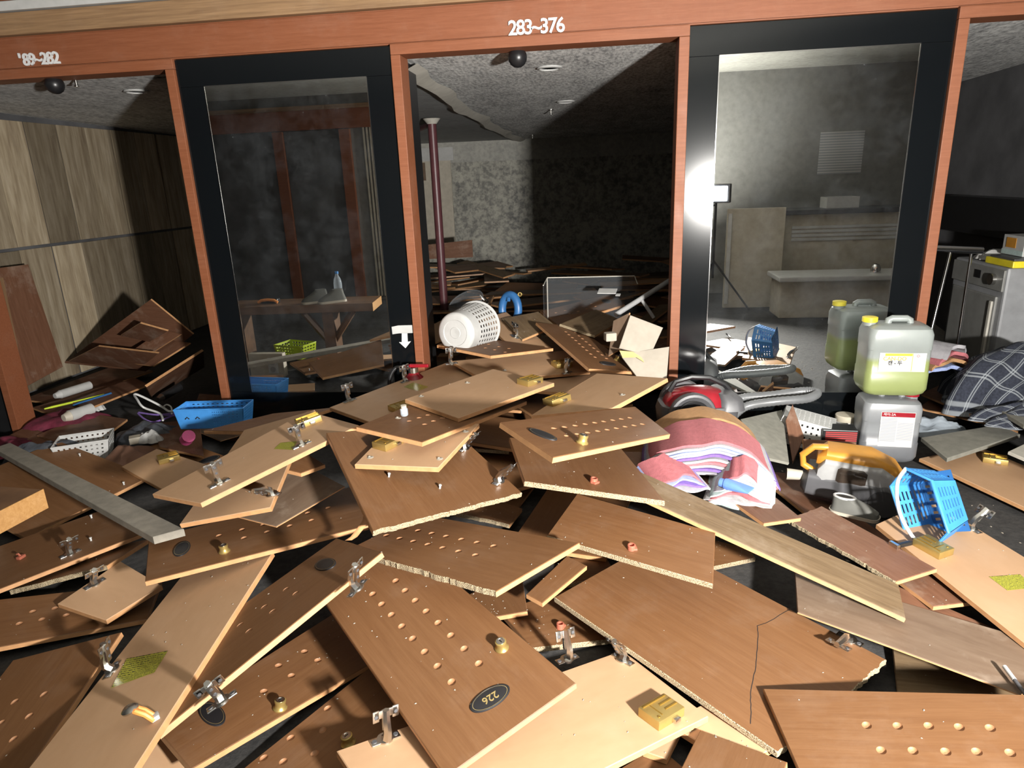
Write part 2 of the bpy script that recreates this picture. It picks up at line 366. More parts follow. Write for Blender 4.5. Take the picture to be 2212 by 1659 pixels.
# smooth film still hanging on the left half of the bay ceiling, torn edge curling down
b = MB(); rows = 26; random.seed(3)
for side in (0, 1):
    pass
edge = []
for i in range(rows):
    y = .3+6.1*i/(rows-1); x = -1.14-.02*math.sin(i*.9)-.09*min(1, i/8)+random.uniform(-.012, .012)
    if i > 20: x += .02*(i-20)
    edge.append((x, y))
vs_ = []; fs = []
for i, (x, y) in enumerate(edge):
    z = ceil_z(y); cu = .05+.02*math.sin(i*1.7)
    ring = [(-2.6, y, z-.006), (x-.02, y, z-.008), (x+.02, y, z-.018), (x+.05+cu*.3, y, z-.035-.25*cu), (x+.085+cu*.5, y, z-.03-.1*cu), (x+.11+cu, y, z-.012)]
    vs_ += ring
L = 6
for i in range(rows-1):
    for k in range(L-1): fs.append((i*L+k, i*L+k+1, (i+1)*L+k+1, (i+1)*L+k))
b.add(vs_, fs, [0 if f[0] % L < 2 else 1 for f in fs])
b.build('ceiling_film', ['ceil_film', 'whiteedge'], ceiling, True)
zb = aty(1130, 345, YB).z
wb = struct(MB().box((-.9, YB+.1, zb/2), (9, .2, zb)).build('wall_back', 'back_mould'))
sbox('plaster_band', -5.4, 3.6, YB-.012, YB, zb, 2.2, 'back_upper', wb)
p0, p1 = aty(880, 322, YB-.02), aty(980, 346, YB-.02)
sbox('pale_panel', p0.x-.6, p1.x, YB-.03, YB-.001, p1.z, p0.z, 'white', wb)
p0, p1 = aty(880, 348, YB-.02), aty(985, 545, YB-.02)
sbox('beige_panel', p0.x-.6, p1.x, YB-.02, YB-.001, p1.z, p0.z, 'cream', wb)
p0, p1 = aty(904, 352, YB-.04), aty(920, 390, YB-.04)
sbox('notice_board', p0.x, p1.x, YB-.04, YB-.021, p1.z, p0.z, 'greybrown', wb)
wl = struct(MB().box((XL-.12, 3.2, 1.2), (.2, 7, 2.4)).build('wall_left', 'wallgrey'))
random.seed(11)
zt0, zt1 = 1.125, 2.085
yy = .15
while yy < 6.4:
    w = .335
    for (z0, z1) in ((.02, zt0-.012), (zt0+.012, zt1)):
        off = random.choice((0, .004, .008))
        MB().box((0, 0, 0), (.014, w-.012, z1-z0), bev=.003).build('plank', 'plank', wl, M=TR(XL-.012+off, yy+w/2, (z0+z1)/2))
    yy += w
struct(MB().box((XR+.1, 3.3, 1.2), (.2, 6.6, 2.4)).build('wall_right', 'wallgrey'))
# header over the bays
HX0, HX1 = -4.6, 4.4
wf = sbox('wall_front', HX0, HX1, 0, .16, 2.184, 2.62, 'frame')
sbox('header_board', HX0, HX1, -.012, 0, 2.19, 2.338, 'frame', wf, .002)
sbox('trim_1', HX0, HX1, -.05, .0, 2.345, 2.452, 'cornice', bev=.006)
sbox('trim_2', HX0, HX1, -.07, .0, 2.456, 2.502, 'white', bev=.004)
sbox('ceiling', -6.5, 5, -5.6, .12, 2.62, 2.7, 'front_ceiling')
n_trim = 3
for (x0, x1) in ((-3.78, -2.237), (-1.043, .451), (1.661, 3.1)):
    t = struct(link('trim_%d' % n_trim, None)); n_trim += 1
    for xa, xb in ((x0, x0+.05), (x1-.05, x1)): sbox('casing_side', xa, xb, -.025, .125, 0, 2.132, 'frame', t, .003)
    sbox('casing_head', x0, x1, -.025, .125, 2.133, 2.183, 'frame', t, .003)
# solid ends of the locker rows behind the mirrors
sbox('wall_partition', -2.232, -1.048, .02, .5, 0, 2.18, 'black'); sbox('wall_partition', .456, 1.656, .02, .5, 0, 2.18, 'black')
sbox('wall_partition', -5.2, -3.785, .02, .12, 0, 2.18, 'black'); sbox('wall_partition', 3.105, 4.4, .02, .3, 0, 2.18, 'black')
def wall_mirror(x0, x1, label):
    t = thing('wall_mirror', label, 'mirror', TR(x0, 0, 0))
    w = x1-x0; px0, px1 = .146, w-.143
    MB().box((w/2, .004, 2.11), (w, .018, .136), bev=.001).build('glass_border', 'blackglass', t)
    MB().box((w/2, .004, .18), (w, .018, .276), bev=.001).build('glass_border', 'blackglass', t)
    MB().box((w/2, .004, .02), (w, .018, .04), bev=.001).build('glass_border', 'blackglass', t)
    for a, c in ((0, px0), (px1, w)): MB().box(((a+c)/2, .004, 1.18), (c-a-.001, .018, 1.722), bev=.001).build('glass_border', 'blackglass', t)
    pn = MB().box(((px0+px1)/2, -.002, 1.18), (px1-px0, .01, 1.722)).build('mirror_pane', 'mirror', t)
    e = MB()
    for (c, s) in (((px0, -.0065, 1.18), (.004, .004, 1.722)), ((px1, -.0065, 1.18), (.004, .004, 1.722)), (((px0+px1)/2, -.0065, .319), (px1-px0, .004, .004)), (((px0+px1)/2, -.0065, 2.041), (px1-px0, .004, .004))): e.box(c, s)
    e.build('polished_edge', 'chrome', pn)
    return t
wall_mirror(-2.236, -1.044, 'tall black-bordered mirror between the left and middle bays')
wall_mirror(.452, 1.660, 'tall black-bordered mirror right of the middle bay, reflecting the lamp')
# bay numbers
def sign(chars, x, z, h, label, pitch):
    t = thing('bay_number', label, 'sign', TR(x, -.014, z))
    for i, ch in enumerate(chars):
        me = text_mesh(ch, h*1.42, .004, .0016); me.materials.append(MATS['letter'])
        link('numeral', me, t, TR((i-(len(chars)-1)/2)*pitch, -.004, 0) @ RX(PI/2))
c0 = aty(1159, 59, -.015)
sign('283~376', c0.x, c0.z, .066, 'white raised numerals 283~376 on the header over the middle bay', .0395)
c0 = aty(83, 127, -.015)
sign("'89~282", c0.x, c0.z-.004, .06, 'damaged white raised numerals 89~282 on the header over the left bay', .036)
# ceiling fittings
def ball(px, py, label):
    c = atz(px, py, 2.105); t = thing('dome_camera', label, 'camera', TR(c.x, c.y, c.z))
    MB().lathe([(0, -.05), (.02, -.046), (.037, -.034), (.047, -.016), (.05, .0), (.047, .016), (.036, .034)]).build('dome', 'black', t, True)
    MB().lathe([(.05, .03), (.05, .044), (.03, .046)]).build('mount', 'darkgrey', t, True)
ball(1118, 124, 'black dome camera under the ceiling of the middle bay'); ball(118, 183, 'black dome camera under the ceiling of the left bay')
for px, py, lb in ((1187, 146, 'white recessed downlight nearest the opening of the middle bay'), (1222, 212, 'white recessed downlight farther back in the middle bay'), (295, 197, 'white recessed downlight in the left bay')):
    c = atz(px, py, 2.14); z = ceil_z(c.y); t = thing('downlight', lb, 'light', TR(c.x, c.y, z-.001))
    MB().lathe([(.075, .0), (.078, -.008), (.062, -.012), (.058, -.004)]).build('rim', 'white', t, True)
    MB().lathe([(0, -.004), (.06, -.004), (.06, .0)]).build('diffuser', 'downlight', t, True)
for k, (px, py) in enumerate(((1190, 233), (1150, 285), (165, 182))):
    c = atz(px, py, 2.12 if k != 1 else 2.1); z = ceil_z(c.y)
    tag(MB().lathe([(.03, 0), (.03, -.006), (.008, -.01), (.008, -.035), (.014, -.04), (.014, -.045)], M=TR(c.x, c.y, z-.001), n=12).build('sprinkler_head', 'steel', None, True),
        ['small sprinkler head on the middle bay ceiling beside the downlights', 'small sprinkler head at the far end of the middle bay ceiling', 'small sprinkler head beside the black dome in the left bay'][k], 'sprinkler')
# pipe standing in the middle bay
pt = atz(932, 253, 2.1); pz = ceil_z(pt.y)-.01
tp = thing('steel_pipe', 'dark red steel pipe standing from heap to ceiling in the middle bay', 'pipe', TR(pt.x, pt.y, 0))
MB().cyl((0, 0, .05), (0, 0, pz-.03), .042, n=20).build('pipe', 'pipe', tp, True)
MB().lathe([(.045, pz-.06), (.07, pz-.03), (.085, pz-.012), (.0, pz-.012)], n=14).build('torn_collar', 'whiteedge', tp, True)
MB().cyl((-.02, .02, pz-.06), (-.75, 1.3, pz-.09), .028, n=14).build('branch', 'pipe', tp, True)
# ------------------------------------------------------------------ behind the camera: seen in the mirrors
YO = -5.2
wr = sbox('wall_rear', -6.5, 5, YO-.2, YO, 0, 2.62, 'frontwall')
MB().box((-3.2, YO+.03, 2.33), (6.5, .06, .24), bev=.004).build('header_board', 'frame', wr)
MB().box((-3.2, YO+.05, 2.47), (6.5, .1, .05), bev=.004).build('cornice', 'cornice', wr)
for x in (-5.35, -4.1, -3.2): MB().box((x, YO+.03, 1.1), (.14, .06, 2.2), bev=.003).build('post', 'frame', wr)
for x in (-4.72, -3.65): MB().box((x, YO+.012, 1.1), (1.1 if x < -4 else .75, .02, 2.2)).build('bay_shade_sheet', 'wallgrey', wr)  # flat dark sheets, the shade inside the rear bays put in as colour
for k in range(16): MB().box((-2.95+.045*k, YO+.02, 1.15), (.022, .03, 2.2)).build('rib', 'cream', wr)
sbox('wall_side', -6.6, -6.5, -5.4, 0, 0, 2.62, 'frontwall'); sbox('wall_side', 4.4, 4.5, -5.4, 0.2, 0, 2.62, 'frontwall')
# paper chart on the rear wall
o = MB().add([(2.65, YO+.004, 1.42), (3.15, YO+.004, 1.42), (3.15, YO+.004, 1.9), (2.65, YO+.004, 1.9)], [(3, 2, 1, 0)]).build('wall_chart', 'smallprint'); quad_uv(o)
tag(o, 'pale paper chart on the rear wall, reflected in the right mirror', 'poster')
ct = thing('reception_counter', 'pale reception counter with grooved front, reflected in the right mirror', 'counter', TR(2.95, -4.65, 0))
MB().box((0, 0, .5), (1.9, .45, 1.0), bev=.006).build('body', 'cream', ct)
MB().box((0, .04, 1.03), (2.0, .55, .05), bev=.006).build('worktop', 'darkgrey', ct)
for k in range(4): MB().box((.1, .232, .86-.045*k), (1.7, .012, .03), bev=.003).build('moulding', 'white', ct)
dp = thing('door_panel', 'pale flat door panel standing beside the counter, reflected in the right mirror', 'panel', TR(1.75, -4.2, 0))
MB().box((0, 0, .55), (.62, .04, 1.1), bev=.004).build('leaf', 'cream', dp); MB().box((-.28, .03, .55), (.04, .03, 1.0), bev=.004).build('stile', 'white', dp)
tb = thing('wash_trough', 'long pale trough with a ledge in front of the counter, reflected in the right mirror', 'trough', TR(2.75, -3.75, 0))
MB().box((0, 0, .2), (1.7, .4, .4), bev=.01).build('body', 'cream', tb); MB().box((0, .05, .42), (1.8, .52, .05), bev=.012).build('rim', 'white', tb)
MB().lathe([(0, .54), (.03, .53), (.045, .5), (.05, .46), (.05, .445)], M=TR(.1, .1, 0), n=16).build('knob', 'chrome', tb, True)
bx = thing('paper_box', 'open white carton on the counter, reflected in the right mirror', 'box', TR(2.75, -4.62, 1.056))
for c, s in (((0, 0, .004), (.34, .24, .008)), ((0, .12, .06), (.34, .008, .12)), ((0, -.12, .06), (.34, .008, .12)), ((.17, 0, .06), (.008, .24, .12)), ((-.17, 0, .06), (.008, .24, .12))): MB().box(c, s).build('side', 'white', bx)
# work lamp on a tripod beside the camera
wlmp = thing('work_lamp', 'bright floodlight on a tripod, seen in the right mirror', 'lamp', TR(LAMP.x, LAMP.y, 0))
# second head turned to the rear of the room
LAMP2 = V((1.03, -4.12, 1.21)); AIM2 = V((.4, -4.9, 2.6))
l2 = bpy.data.lights.new('work_lamp_rear', 'AREA'); l2.shape = 'RECTANGLE'; l2.size = .17; l2.size_y = .12; l2.energy = 75; l2.color = (1, .95, .86)
o2 = bpy.data.objects.new('work_lamp_rear', l2); col.objects.link(o2); o2.location = LAMP2; o2.rotation_euler = (AIM2-LAMP2).to_track_quat('-Z', 'Y').to_euler()
A2 = TR(-LAMP.x, -LAMP.y, 0) @ frame(LAMP2, V((0, 0, 1)).cross(AIM2-LAMP2), AIM2-LAMP2)
MB().box((0, 0, -.05), (.26, .2, .07), bev=.01).build('housing', 'darkgrey', wlmp, M=A2); MB().box((0, 0, -.012), (.2, .15, .004)).build('lamp_glass', 'lamp_face', wlmp, M=A2)
MB().cyl((0, -.06, LAMP.z-.12), (LAMP2.x-LAMP.x, LAMP2.y-LAMP.y, LAMP2.z-.1), .01).build('crossbar', 'black', wlmp, True)
A = frame(V((0, 0, LAMP.z)), V((0, 0, 1)).cross(LAMP_AIM-LAMP), LAMP_AIM-LAMP)
MB().box((0, 0, -.05), (.26, .2, .07), bev=.01).build('housing', 'darkgrey', wlmp, M=A)
MB().box((0, 0, -.012), (.2, .15, .004)).build('lamp_glass', 'lamp_face', wlmp, M=A)
MB().cyl((0, -.06, .35), (0, -.06, LAMP.z-.1), .014).build('pole', 'black', wlmp, True)
for k in range(3):
    a = 2*PI*k/3+.4; MB().cyl((0, -.06, .55), (.42*math.cos(a), -.06+.42*math.sin(a), .01), .01).build('leg', 'black', wlmp, True)
# bench with clutter left of the view, seen in the left mirror
bt = thing('bench_table', 'brown slab bench with raw oak edges at the left edge of the view', 'table', TR(-2.63, -1.91, 0) @ RZ(-.1))
MB().box((0, 0, .505), (1.44, .36, .07), mi=0, bev=.004).build('slab', 'bench', bt)
MB().box((0, -.1815, .505), (1.44, .004, .072)).build('raw_edge', 'oak', bt); MB().box((.7215, 0, .505), (.004, .362, .072)).build('raw_edge', 'oak', bt)
for x in (-.5, .3): MB().box((x, 0, .235), (.1, .2, .47), bev=.004).build('leg', 'bench', bt)
for sx in (-1, 1): MB().cyl((.3+.22*sx, .06, .46), (.3, .06, .16), .03, n=6).build('brace', 'bench', bt)
for k, x in enumerate((-2.42, -2.27)):
    s = thing('hiking_shoe', ['olive lace-up shoe on the bench, left of the pair in the mirror', 'olive lace-up shoe on the bench, right of the pair in the mirror'][k], 'shoe', TR(x, -1.86, .542) @ RZ(.9))
    MB().loft([(0, .045, .12, .8), (.02, .045, .12, .8), (.04, .04, .11, .8, 0, -.005), (.07, .035, .075, .8, 0, -.03), (.1, .032, .05, .8, 0, -.05), (.11, .028, .045, .8, 0, -.052)]).build('upper', 'shoe', s, True)
    MB().loft([(-.001, .047, .124, .8), (.018, .047, .124, .8)]).build('sole', 'cream', s, True)
bo = thing('water_bottle', 'clear plastic water bottle with blue cap on the bench, in the left mirror', 'bottle', TR(-2.24, -1.95, .541))
MB().lathe([(.03, .0), (.036, .01), (.036, .07), (.033, .08), (.036, .09), (.036, .15), (.03, .19), (.014, .22), (.014, .235)]).build('body', 'bottle', bo, True)
MB().lathe([(.016, .235), (.016, .255), (0, .256)], n=14).build('cap', 'bluebright', bo, True)
ph = thing('hand_phone', 'orange-trimmed handset lying on the bench, in the left mirror', 'handset', TR(-2.85, -1.84, .541))
MB().tube([(-.09, 0, .012), (-.06, 0, .03), (0, 0, .036), (.06, 0, .03), (.09, 0, .012)], .013).build('grip', 'hookorange', ph, True); MB().box((0, -.05, .02), (.16, .06, .04), bev=.01).build('base', 'black', ph)
def plainbasket(name, label, M, w, d, h, mat, nx=10, ny=4, taper=.85, fx=.45, fy=.45, eye=None):
    t = thing(name, label, 'basket', M); a, c = w/2, d/2; k = taper
    B_ = [(-a*k, -c*k, 0), (a*k, -c*k, 0), (a*k, c*k, 0), (-a*k, c*k, 0)]; T_ = [(-a, -c, h), (a, -c, h), (a, c, h), (-a, c, h)]
    for i in range(4):
        j = (i+1) % 4; MB().lattice([B_[i], B_[j], T_[j], T_[i]], nx if i % 2 == 0 else max(3, int(nx*d/w)), ny, fx, fy, .003).build('side', mat, t)
    MB().lattice(B_, nx, max(3, int(nx*d/w)), fx, fy, .003).build('bottom', mat, t)
    MB().tube(T_, .005, closed=True, n=6).build('rim', mat, t)
    return t
plainbasket('lime_basket', 'lime green slotted basket on the floor, reflected in the left mirror', TR(-2.74, -2.02, .02) @ RZ(.3), .3, .22, .12, 'lime', 8, 4, .9, .7, .5)
sk = thing('socket_box', 'beige box with a twin wall socket, reflected in the left mirror', 'socket', TR(-2.72, -1.44, 0))
MB().box((0, 0, .1), (.3, .06, .2), bev=.004).build('box', 'cream', sk)
fp = MB().box((.06, .035, .1), (.085, .012, .13), bev=.005).build('faceplate', 'white', sk)
for z in (.07, .13): MB().cyl((.06, .041, z), (.06, .045, z), .024, n=18).build('socket_ring', 'grey', fp, True)

BOARDS = [
{'name': 'wooden_board', 'label': 'pale vertical-grained board under the grey-brown sheet at lower right', 'edges': 'eeee', 'kind': 'walnut', 'th': 0.015, 'P': [[0.957, -1.708, 0.03], [0.839, -2.075, 0.015], [1.168, -2.08, 0.045], [1.269, -1.83, 0.057]]},
{'name': 'wooden_board', 'label': 'reddish board showing between the grey-brown sheet and the stickered door at right', 'edges': 'eeee', 'kind': 'red', 'th': 0.015, 'P': [[1.008, -1.568, 0.128], [0.986, -1.732, 0.12], [1.268, -2.1, 0.056], [1.437, -1.849, 0.05]]},
{'name': 'locker_door', 'label': 'half-buried locker door with brass knob, lowest at the bottom left of centre', 'edges': 'eeee', 'holes': [[(708, 1530), (697, 1577), (628, 1594), (680, 1627), (570, 1637), (612, 1645)]], 'knob': [(753, 1606)], 'kind': 'front', 'th': 0.018, 'P': [[-0.957, -2.412, 0.018], [-0.707, -2.009, 0.051], [-0.443, -2.294, 0.08], [-0.676, -2.605, 0.05]]},
{'name': 'wooden_board', 'label': 'tan board corner poking out under the long door at lower left', 'edges': 'eeee', 'kind': 'back', 'th': 0.018, 'P': [[-1.25, -2.296, 0.066], [-1.093, -2.382, 0.037], [-1.047, -2.489, 0.018], [-1.232, -2.484, 0.04]]},
{'name': 'wooden_board', 'label': 'brown board sliver at the bottom edge under the cream door', 'edges': 'eeee', 'kind': 'front', 'th': 0.018, 'P': [[0.001, -2.354, 0.028], [0.163, -2.213, 0.018], [0.227, -2.292, 0.027], [0.123, -2.417, 0.038]]},
{'name': 'wooden_board', 'label': 'small cream board tip under the right corner of the cream door', 'edges': 'eeee', 'kind': 'back', 'th': 0.018, 'P': [[0.121, -2.258, 0.041], [0.18, -2.283, 0.045], [0.243, -2.152, 0.044], [0.17, -2.129, 0.04]]},
{'name': 'wooden_board', 'label': 'cream strip of board in the gap below the cracked panel', 'edges': 'eeee', 'kind': 'back', 'th': 0.018, 'P': [[0.19, -2.179, 0.065], [0.36, -2.052, 0.056], [0.483, -2.219, 0.065], [0.357, -2.324, 0.073]]},
{'name': 'locker_door', 'label': 'brown locker door with drilled holes cut by the lower left corner', 'edges': 'eeee', 'holes': [[(95, 1500), (63, 1547), (29, 1597)], [(32, 1516), (2, 1562)]], 'kind': 'front', 'th': 0.018, 'P': [[-1.876, -2.092, 0.073], [-1.524, -2.028, 0.151], [-1.435, -2.615, 0.08], [-1.771, -2.592, 0.019]]},
{'name': 'locker_door', 'label': 'brown locker door with faint holes at the left edge below the hinged board', 'edges': 'eeee', 'holes': [[(71, 1321), (91, 1338), (42, 1347), (143, 1329), (119, 1314)]], 'kind': 'front', 'th': 0.018, 'P': [[-2.12, -2.098, 0.074], [-1.627, -1.787, 0.018], [-1.725, -1.551, 0.018], [-2.331, -1.836, 0.083]]},
{'name': 'wooden_board', 'label': 'brown panel with a copper shelf pin between door 226 and the cracked panel', 'edges': 'ecee', 'pin': [(1210, 1356)], 'kind': 'front', 'th': 0.018, 'P': [[-0.34, -1.682, 0.038], [-0.207, -1.873, 0.041], [0.063, -1.786, 0.024], [-0.102, -1.496, 0.018]]},
{'name': 'wooden_board', 'label': 'small brown board end beside the right edge of door 226', 'edges': 'eeee', 'kind': 'front', 'th': 0.018, 'P': [[-0.485, -1.62, 0.046], [-0.349, -1.735, 0.053], [-0.239, -1.714, 0.066], [-0.287, -1.47, 0.075]]},
{'name': 'wooden_board', 'label': 'brown board corner in the dark gap right of the chipped panel', 'edges': 'eeee', 'kind': 'front', 'th': 0.018, 'P': [[-0.543, -0.851, 0.037], [-0.374, -0.883, 0.021], [-0.283, -0.648, 0.067], [-0.44, -0.492, 0.11]]},
{'name': 'wooden_board', 'label': 'dark shaded panel under the tilted door with oval plate', 'edges': 'eeee', 'kind': 'dark', 'th': 0.018, 'P': [[-0.756, -0.314, 0.14], [-0.405, -0.868, 0.109], [-0.249, -0.771, 0.114], [-0.489, -0.183, 0.146]]},
{'name': 'wooden_board', 'label': 'short brown board end wedged right of the small tan door', 'edges': 'ceee', 'kind': 'front', 'th': 0.018, 'P': [[-0.654, -0.51, 0.172], [-0.449, -0.502, 0.154], [-0.471, -0.318, 0.158], [-0.672, -0.335, 0.176]]},
{'name': 'wooden_board', 'label': 'short pale timber end wedged above the dark gap at centre', 'edges': 'ceee', 'kind': 'walnut', 'th': 0.015, 'P': [[-0.694, -0.445, 0.193], [-0.47, -0.414, 0.196], [-0.521, -0.221, 0.194], [-0.709, -0.269, 0.191]]},
{'name': 'wooden_board', 'label': 'brown offcut with raw broken edge under the chipped panel', 'edges': 'jeee', 'kind': 'front', 'th': 0.018, 'P': [[-0.655, -1.006, 0.067], [-0.378, -1.1, 0.06], [-0.339, -0.935, 0.054], [-0.548, -0.819, 0.058]]},
{'name': 'wooden_board', 'label': 'brown board corner right of the square panel with copper pin', 'edges': 'ceee', 'kind': 'front', 'th': 0.018, 'P': [[0.359, -1.359, 0.018], [0.626, -1.261, 0.029], [0.612, -1.204, 0.036], [0.371, -1.11, 0.05]]},
{'name': 'wooden_board', 'label': 'short raw-edged board end under the square panel, right one', 'edges': 'ceee', 'kind': 'front', 'th': 0.018, 'P': [[0.089, -1.472, 0.021], [0.282, -1.422, 0.035], [0.241, -1.293, 0.035], [0.075, -1.333, 0.022]]},
{'name': 'wooden_board', 'label': 'short raw-edged board end under the square panel, left one', 'edges': 'ceee', 'kind': 'front', 'th': 0.018, 'P': [[-0.127, -1.517, 0.047], [0.08, -1.466, 0.056], [0.039, -1.333, 0.053], [-0.117, -1.33, 0.045]]},
{'name': 'locker_door', 'label': 'large cream-backed locker door lying under door 226, with brass lock case', 'edges': 'eeee', 'lock': [(1428, 1547, 1465, 1525)], 'hinge': [(832, 1597, 760, 1625, 1.2), (1225, 1425, 1160, 1448, 0.9), (1345, 1425, 1370, 1440, 0.5)], 'kind': 'back', 'th': 0.018, 'P': [[-0.647, -2.426, 0.148], [0.082, -1.889, 0.062], [0.302, -2.167, 0.082], [-0.375, -2.712, 0.167]]},
{'name': 'cabinet_panel', 'label': 'large light brown panel with a crack and a broken right corner', 'edges': 'cjee', 'hinge': [(1835, 1382, 1870, 1400, -0.3)], 'crack': [(1716, 1310), (1690, 1325), (1658, 1345), (1636, 1352), (1637, 1375), (1634, 1420), (1631, 1450), (1621, 1490), (1622, 1530), (1621, 1572)], 'kind': 'front', 'th': 0.018, 'P': [[-0.145, -1.7, 0.116], [0.455, -2.279, 0.086], [0.853, -1.92, 0.098], [0.237, -1.313, 0.129]]},
{'name': 'wooden_board', 'label': 'light brown board corner at the bottom edge right of centre', 'edges': 'eeee', 'kind': 'front', 'th': 0.018, 'P': [[0.273, -2.22, 0.086], [0.463, -2.331, 0.111], [0.363, -2.529, 0.111], [0.114, -2.531, 0.086]]},
{'name': 'locker_door', 'label': 'light brown locker door with dimples filling the bottom right corner', 'edges': 'eeee', 'holes': [[(1872.3, 1566.8), (1939.3, 1568.1), (2006.4, 1568.1), (2072.3, 1570.6), (2139.3, 1572.7)], [(1903.9, 1620.8), (1972.3, 1621.8), (2043.1, 1623.8), (2110.2, 1623.8), (2182.4, 1626.3)]], 'kind': 'front', 'th': 0.018, 'P': [[0.461, -2.086, 0.114], [0.506, -2.51, 0.09], [1.039, -2.529, 0.172], [1.188, -2.177, 0.221]]},
{'name': 'wooden_board', 'label': 'small brown board with orange edge under the pierced middle door', 'edges': 'eeee', 'kind': 'front', 'th': 0.018, 'P': [[-0.234, -1.763, 0.168], [-0.177, -1.802, 0.164], [-0.034, -1.592, 0.177], [-0.107, -1.539, 0.183]]},
{'name': 'wooden_board', 'label': 'long reddish board under the chipped strip at right', 'edges': 'eeee', 'kind': 'red', 'th': 0.015, 'P': [[0.788, -0.437, 0.04], [0.998, -0.421, 0.015], [1.272, -1.27, 0.023], [1.045, -1.372, 0.053]]},
{'name': 'wooden_board', 'label': 'small reddish board tip beside the stickered door at right', 'edges': 'eeee', 'kind': 'red', 'th': 0.015, 'P': [[1.021, -1.531, 0.136], [1.078, -1.696, 0.134], [1.219, -1.654, 0.129], [1.177, -1.485, 0.131]]},
{'name': 'wooden_sheet', 'label': 'wide grey-brown sheet at lower right reaching the frame edge', 'edges': 'eeee', 'kind': 'greybrown', 'th': 0.006, 'P': [[0.699, -1.509, 0.133], [0.64, -1.762, 0.139], [1.117, -2.09, 0.142], [1.339, -1.882, 0.136]]},
{'name': 'locker_door', 'label': 'tan-backed locker door at right edge with yellow sticker and brass lock', 'edges': 'eeee', 'lock': [(2014, 1188, 1985, 1172)], 'hinge': [(2098, 1142, 2070, 1125, 0.4)], 'sticker': [[(2136, 1246), (2204, 1241), (2235, 1270), (2176, 1276)]], 'kind': 'back', 'th': 0.018, 'P': [[1.064, -1.251, 0.185], [1.347, -1.049, 0.192], [1.547, -1.638, 0.166], [1.279, -2.07, 0.151]]},
{'name': 'wooden_board', 'label': 'reddish strip board with chipped ragged edges left of the stickered door', 'edges': 'jeej', 'kind': 'red', 'th': 0.015, 'P': [[0.752, -1.193, 0.166], [0.914, -1.092, 0.177], [1.142, -1.559, 0.189], [0.985, -1.629, 0.178]]},
{'name': 'wooden_board', 'label': 'reddish board under the pink towels, ending at the blue tube', 'edges': 'eeee', 'kind': 'red', 'th': 0.015, 'P': [[0.122, -0.742, 0.261], [0.499, -0.7, 0.237], [0.497, -1.064, 0.255], [0.214, -1.092, 0.273]]},
{'name': 'wooden_board', 'label': 'reddish board with orange end right of the blue tube', 'edges': 'eeee', 'kind': 'red', 'th': 0.015, 'P': [[0.382, -0.957, 0.279], [0.61, -0.886, 0.262], [0.757, -1.343, 0.254], [0.607, -1.413, 0.266]]},
{'name': 'wooden_plank', 'label': 'long pale wood-grain plank running down from centre to lower right', 'edges': 'eeee', 'kind': 'walnut', 'th': 0.015, 'P': [[0.112, -1.223, 0.404], [0.993, -1.633, 0.17], [0.94, -1.817, 0.169], [0.129, -1.43, 0.385]]},
{'name': 'wooden_board', 'label': 'curled broken board fragment with torn raw edge at left', 'edges': 'jeee', 'kind': 'front', 'th': 0.018, 'P': [[-2.248, -1.708, 0.057], [-1.906, -1.602, 0.114], [-1.899, -1.361, 0.091], [-2.276, -1.374, 0.018]]},
{'name': 'cabinet_panel', 'label': 'big brown panel under the grey plank at left', 'edges': 'eeee', 'screw': [(173, 985), (268, 1047)], 'kind': 'front', 'th': 0.018, 'P': [[-3.074, -0.443, 0.163], [-2.299, -0.756, 0.1], [-2.533, -1.315, 0.049], [-3.279, -0.995, 0.112]]},
{'name': 'cabinet_panel', 'label': 'dark brown board at left edge with a hinge plate and red hook', 'edges': 'eeee', 'wing': [(152, 1197, 180, 1185)], 'redhook': [(46, 1206)], 'screw': [(198, 1119), (197, 1168)], 'kind': 'front', 'th': 0.018, 'P': [[-2.273, -1.831, 0.102], [-1.914, -1.367, 0.122], [-2.267, -1.14, 0.109], [-2.574, -1.53, 0.091]]},
{'name': 'wooden_board', 'label': 'small tan-backed door piece with hinge plate at left', 'edges': 'eeee', 'wing': [(205, 1262, 232, 1247)], 'kind': 'back', 'th': 0.018, 'P': [[-1.961, -1.8, 0.077], [-1.711, -1.875, 0.073], [-1.62, -1.686, 0.091], [-1.89, -1.547, 0.1]]},
{'name': 'locker_door', 'label': 'brown locker door with black oval plate under a hinge, lower left', 'edges': 'eeee', 'holes': [[(657.6, 1407.4), (601.9, 1437.7)], [(686.7, 1426.3), (629.7, 1459.3), (570.3, 1493.4)]], 'plate': [(458, 1543, 440, 1520, 0)], 'knob': [(605, 1530)], 'kind': 'front', 'th': 0.018, 'P': [[-1.012, -2.48, 0.114], [-0.716, -1.946, 0.02], [-0.944, -1.7, 0.018], [-1.186, -2.364, 0.121]]},
{'name': 'locker_door', 'label': 'light brown locker door bearing number 226', 'edges': 'eeee', 'holes': [[(855.1, 1254.7), (875.3, 1275.7), (897.3, 1297.2), (920.9, 1320.5), (946.7, 1345.3), (974.1, 1372.7), (1003.2, 1401.5), (1034.8, 1433.4)], [(805.2, 1283.3), (824.7, 1305.3), (845.7, 1328.1), (868.2, 1352.9), (891.8, 1379.5), (917.6, 1408.1), (945.4, 1439.0), (975.8, 1473.2)]], 'plate': [(1059, 1509, 1019, 1534, 1)], 'knob': [(1084, 1400)], 'kind': 'front', 'th': 0.018, 'P': [[-0.975, -1.821, 0.253], [-0.658, -1.672, 0.3], [-0.053, -2.251, 0.24], [-0.349, -2.504, 0.176]]},
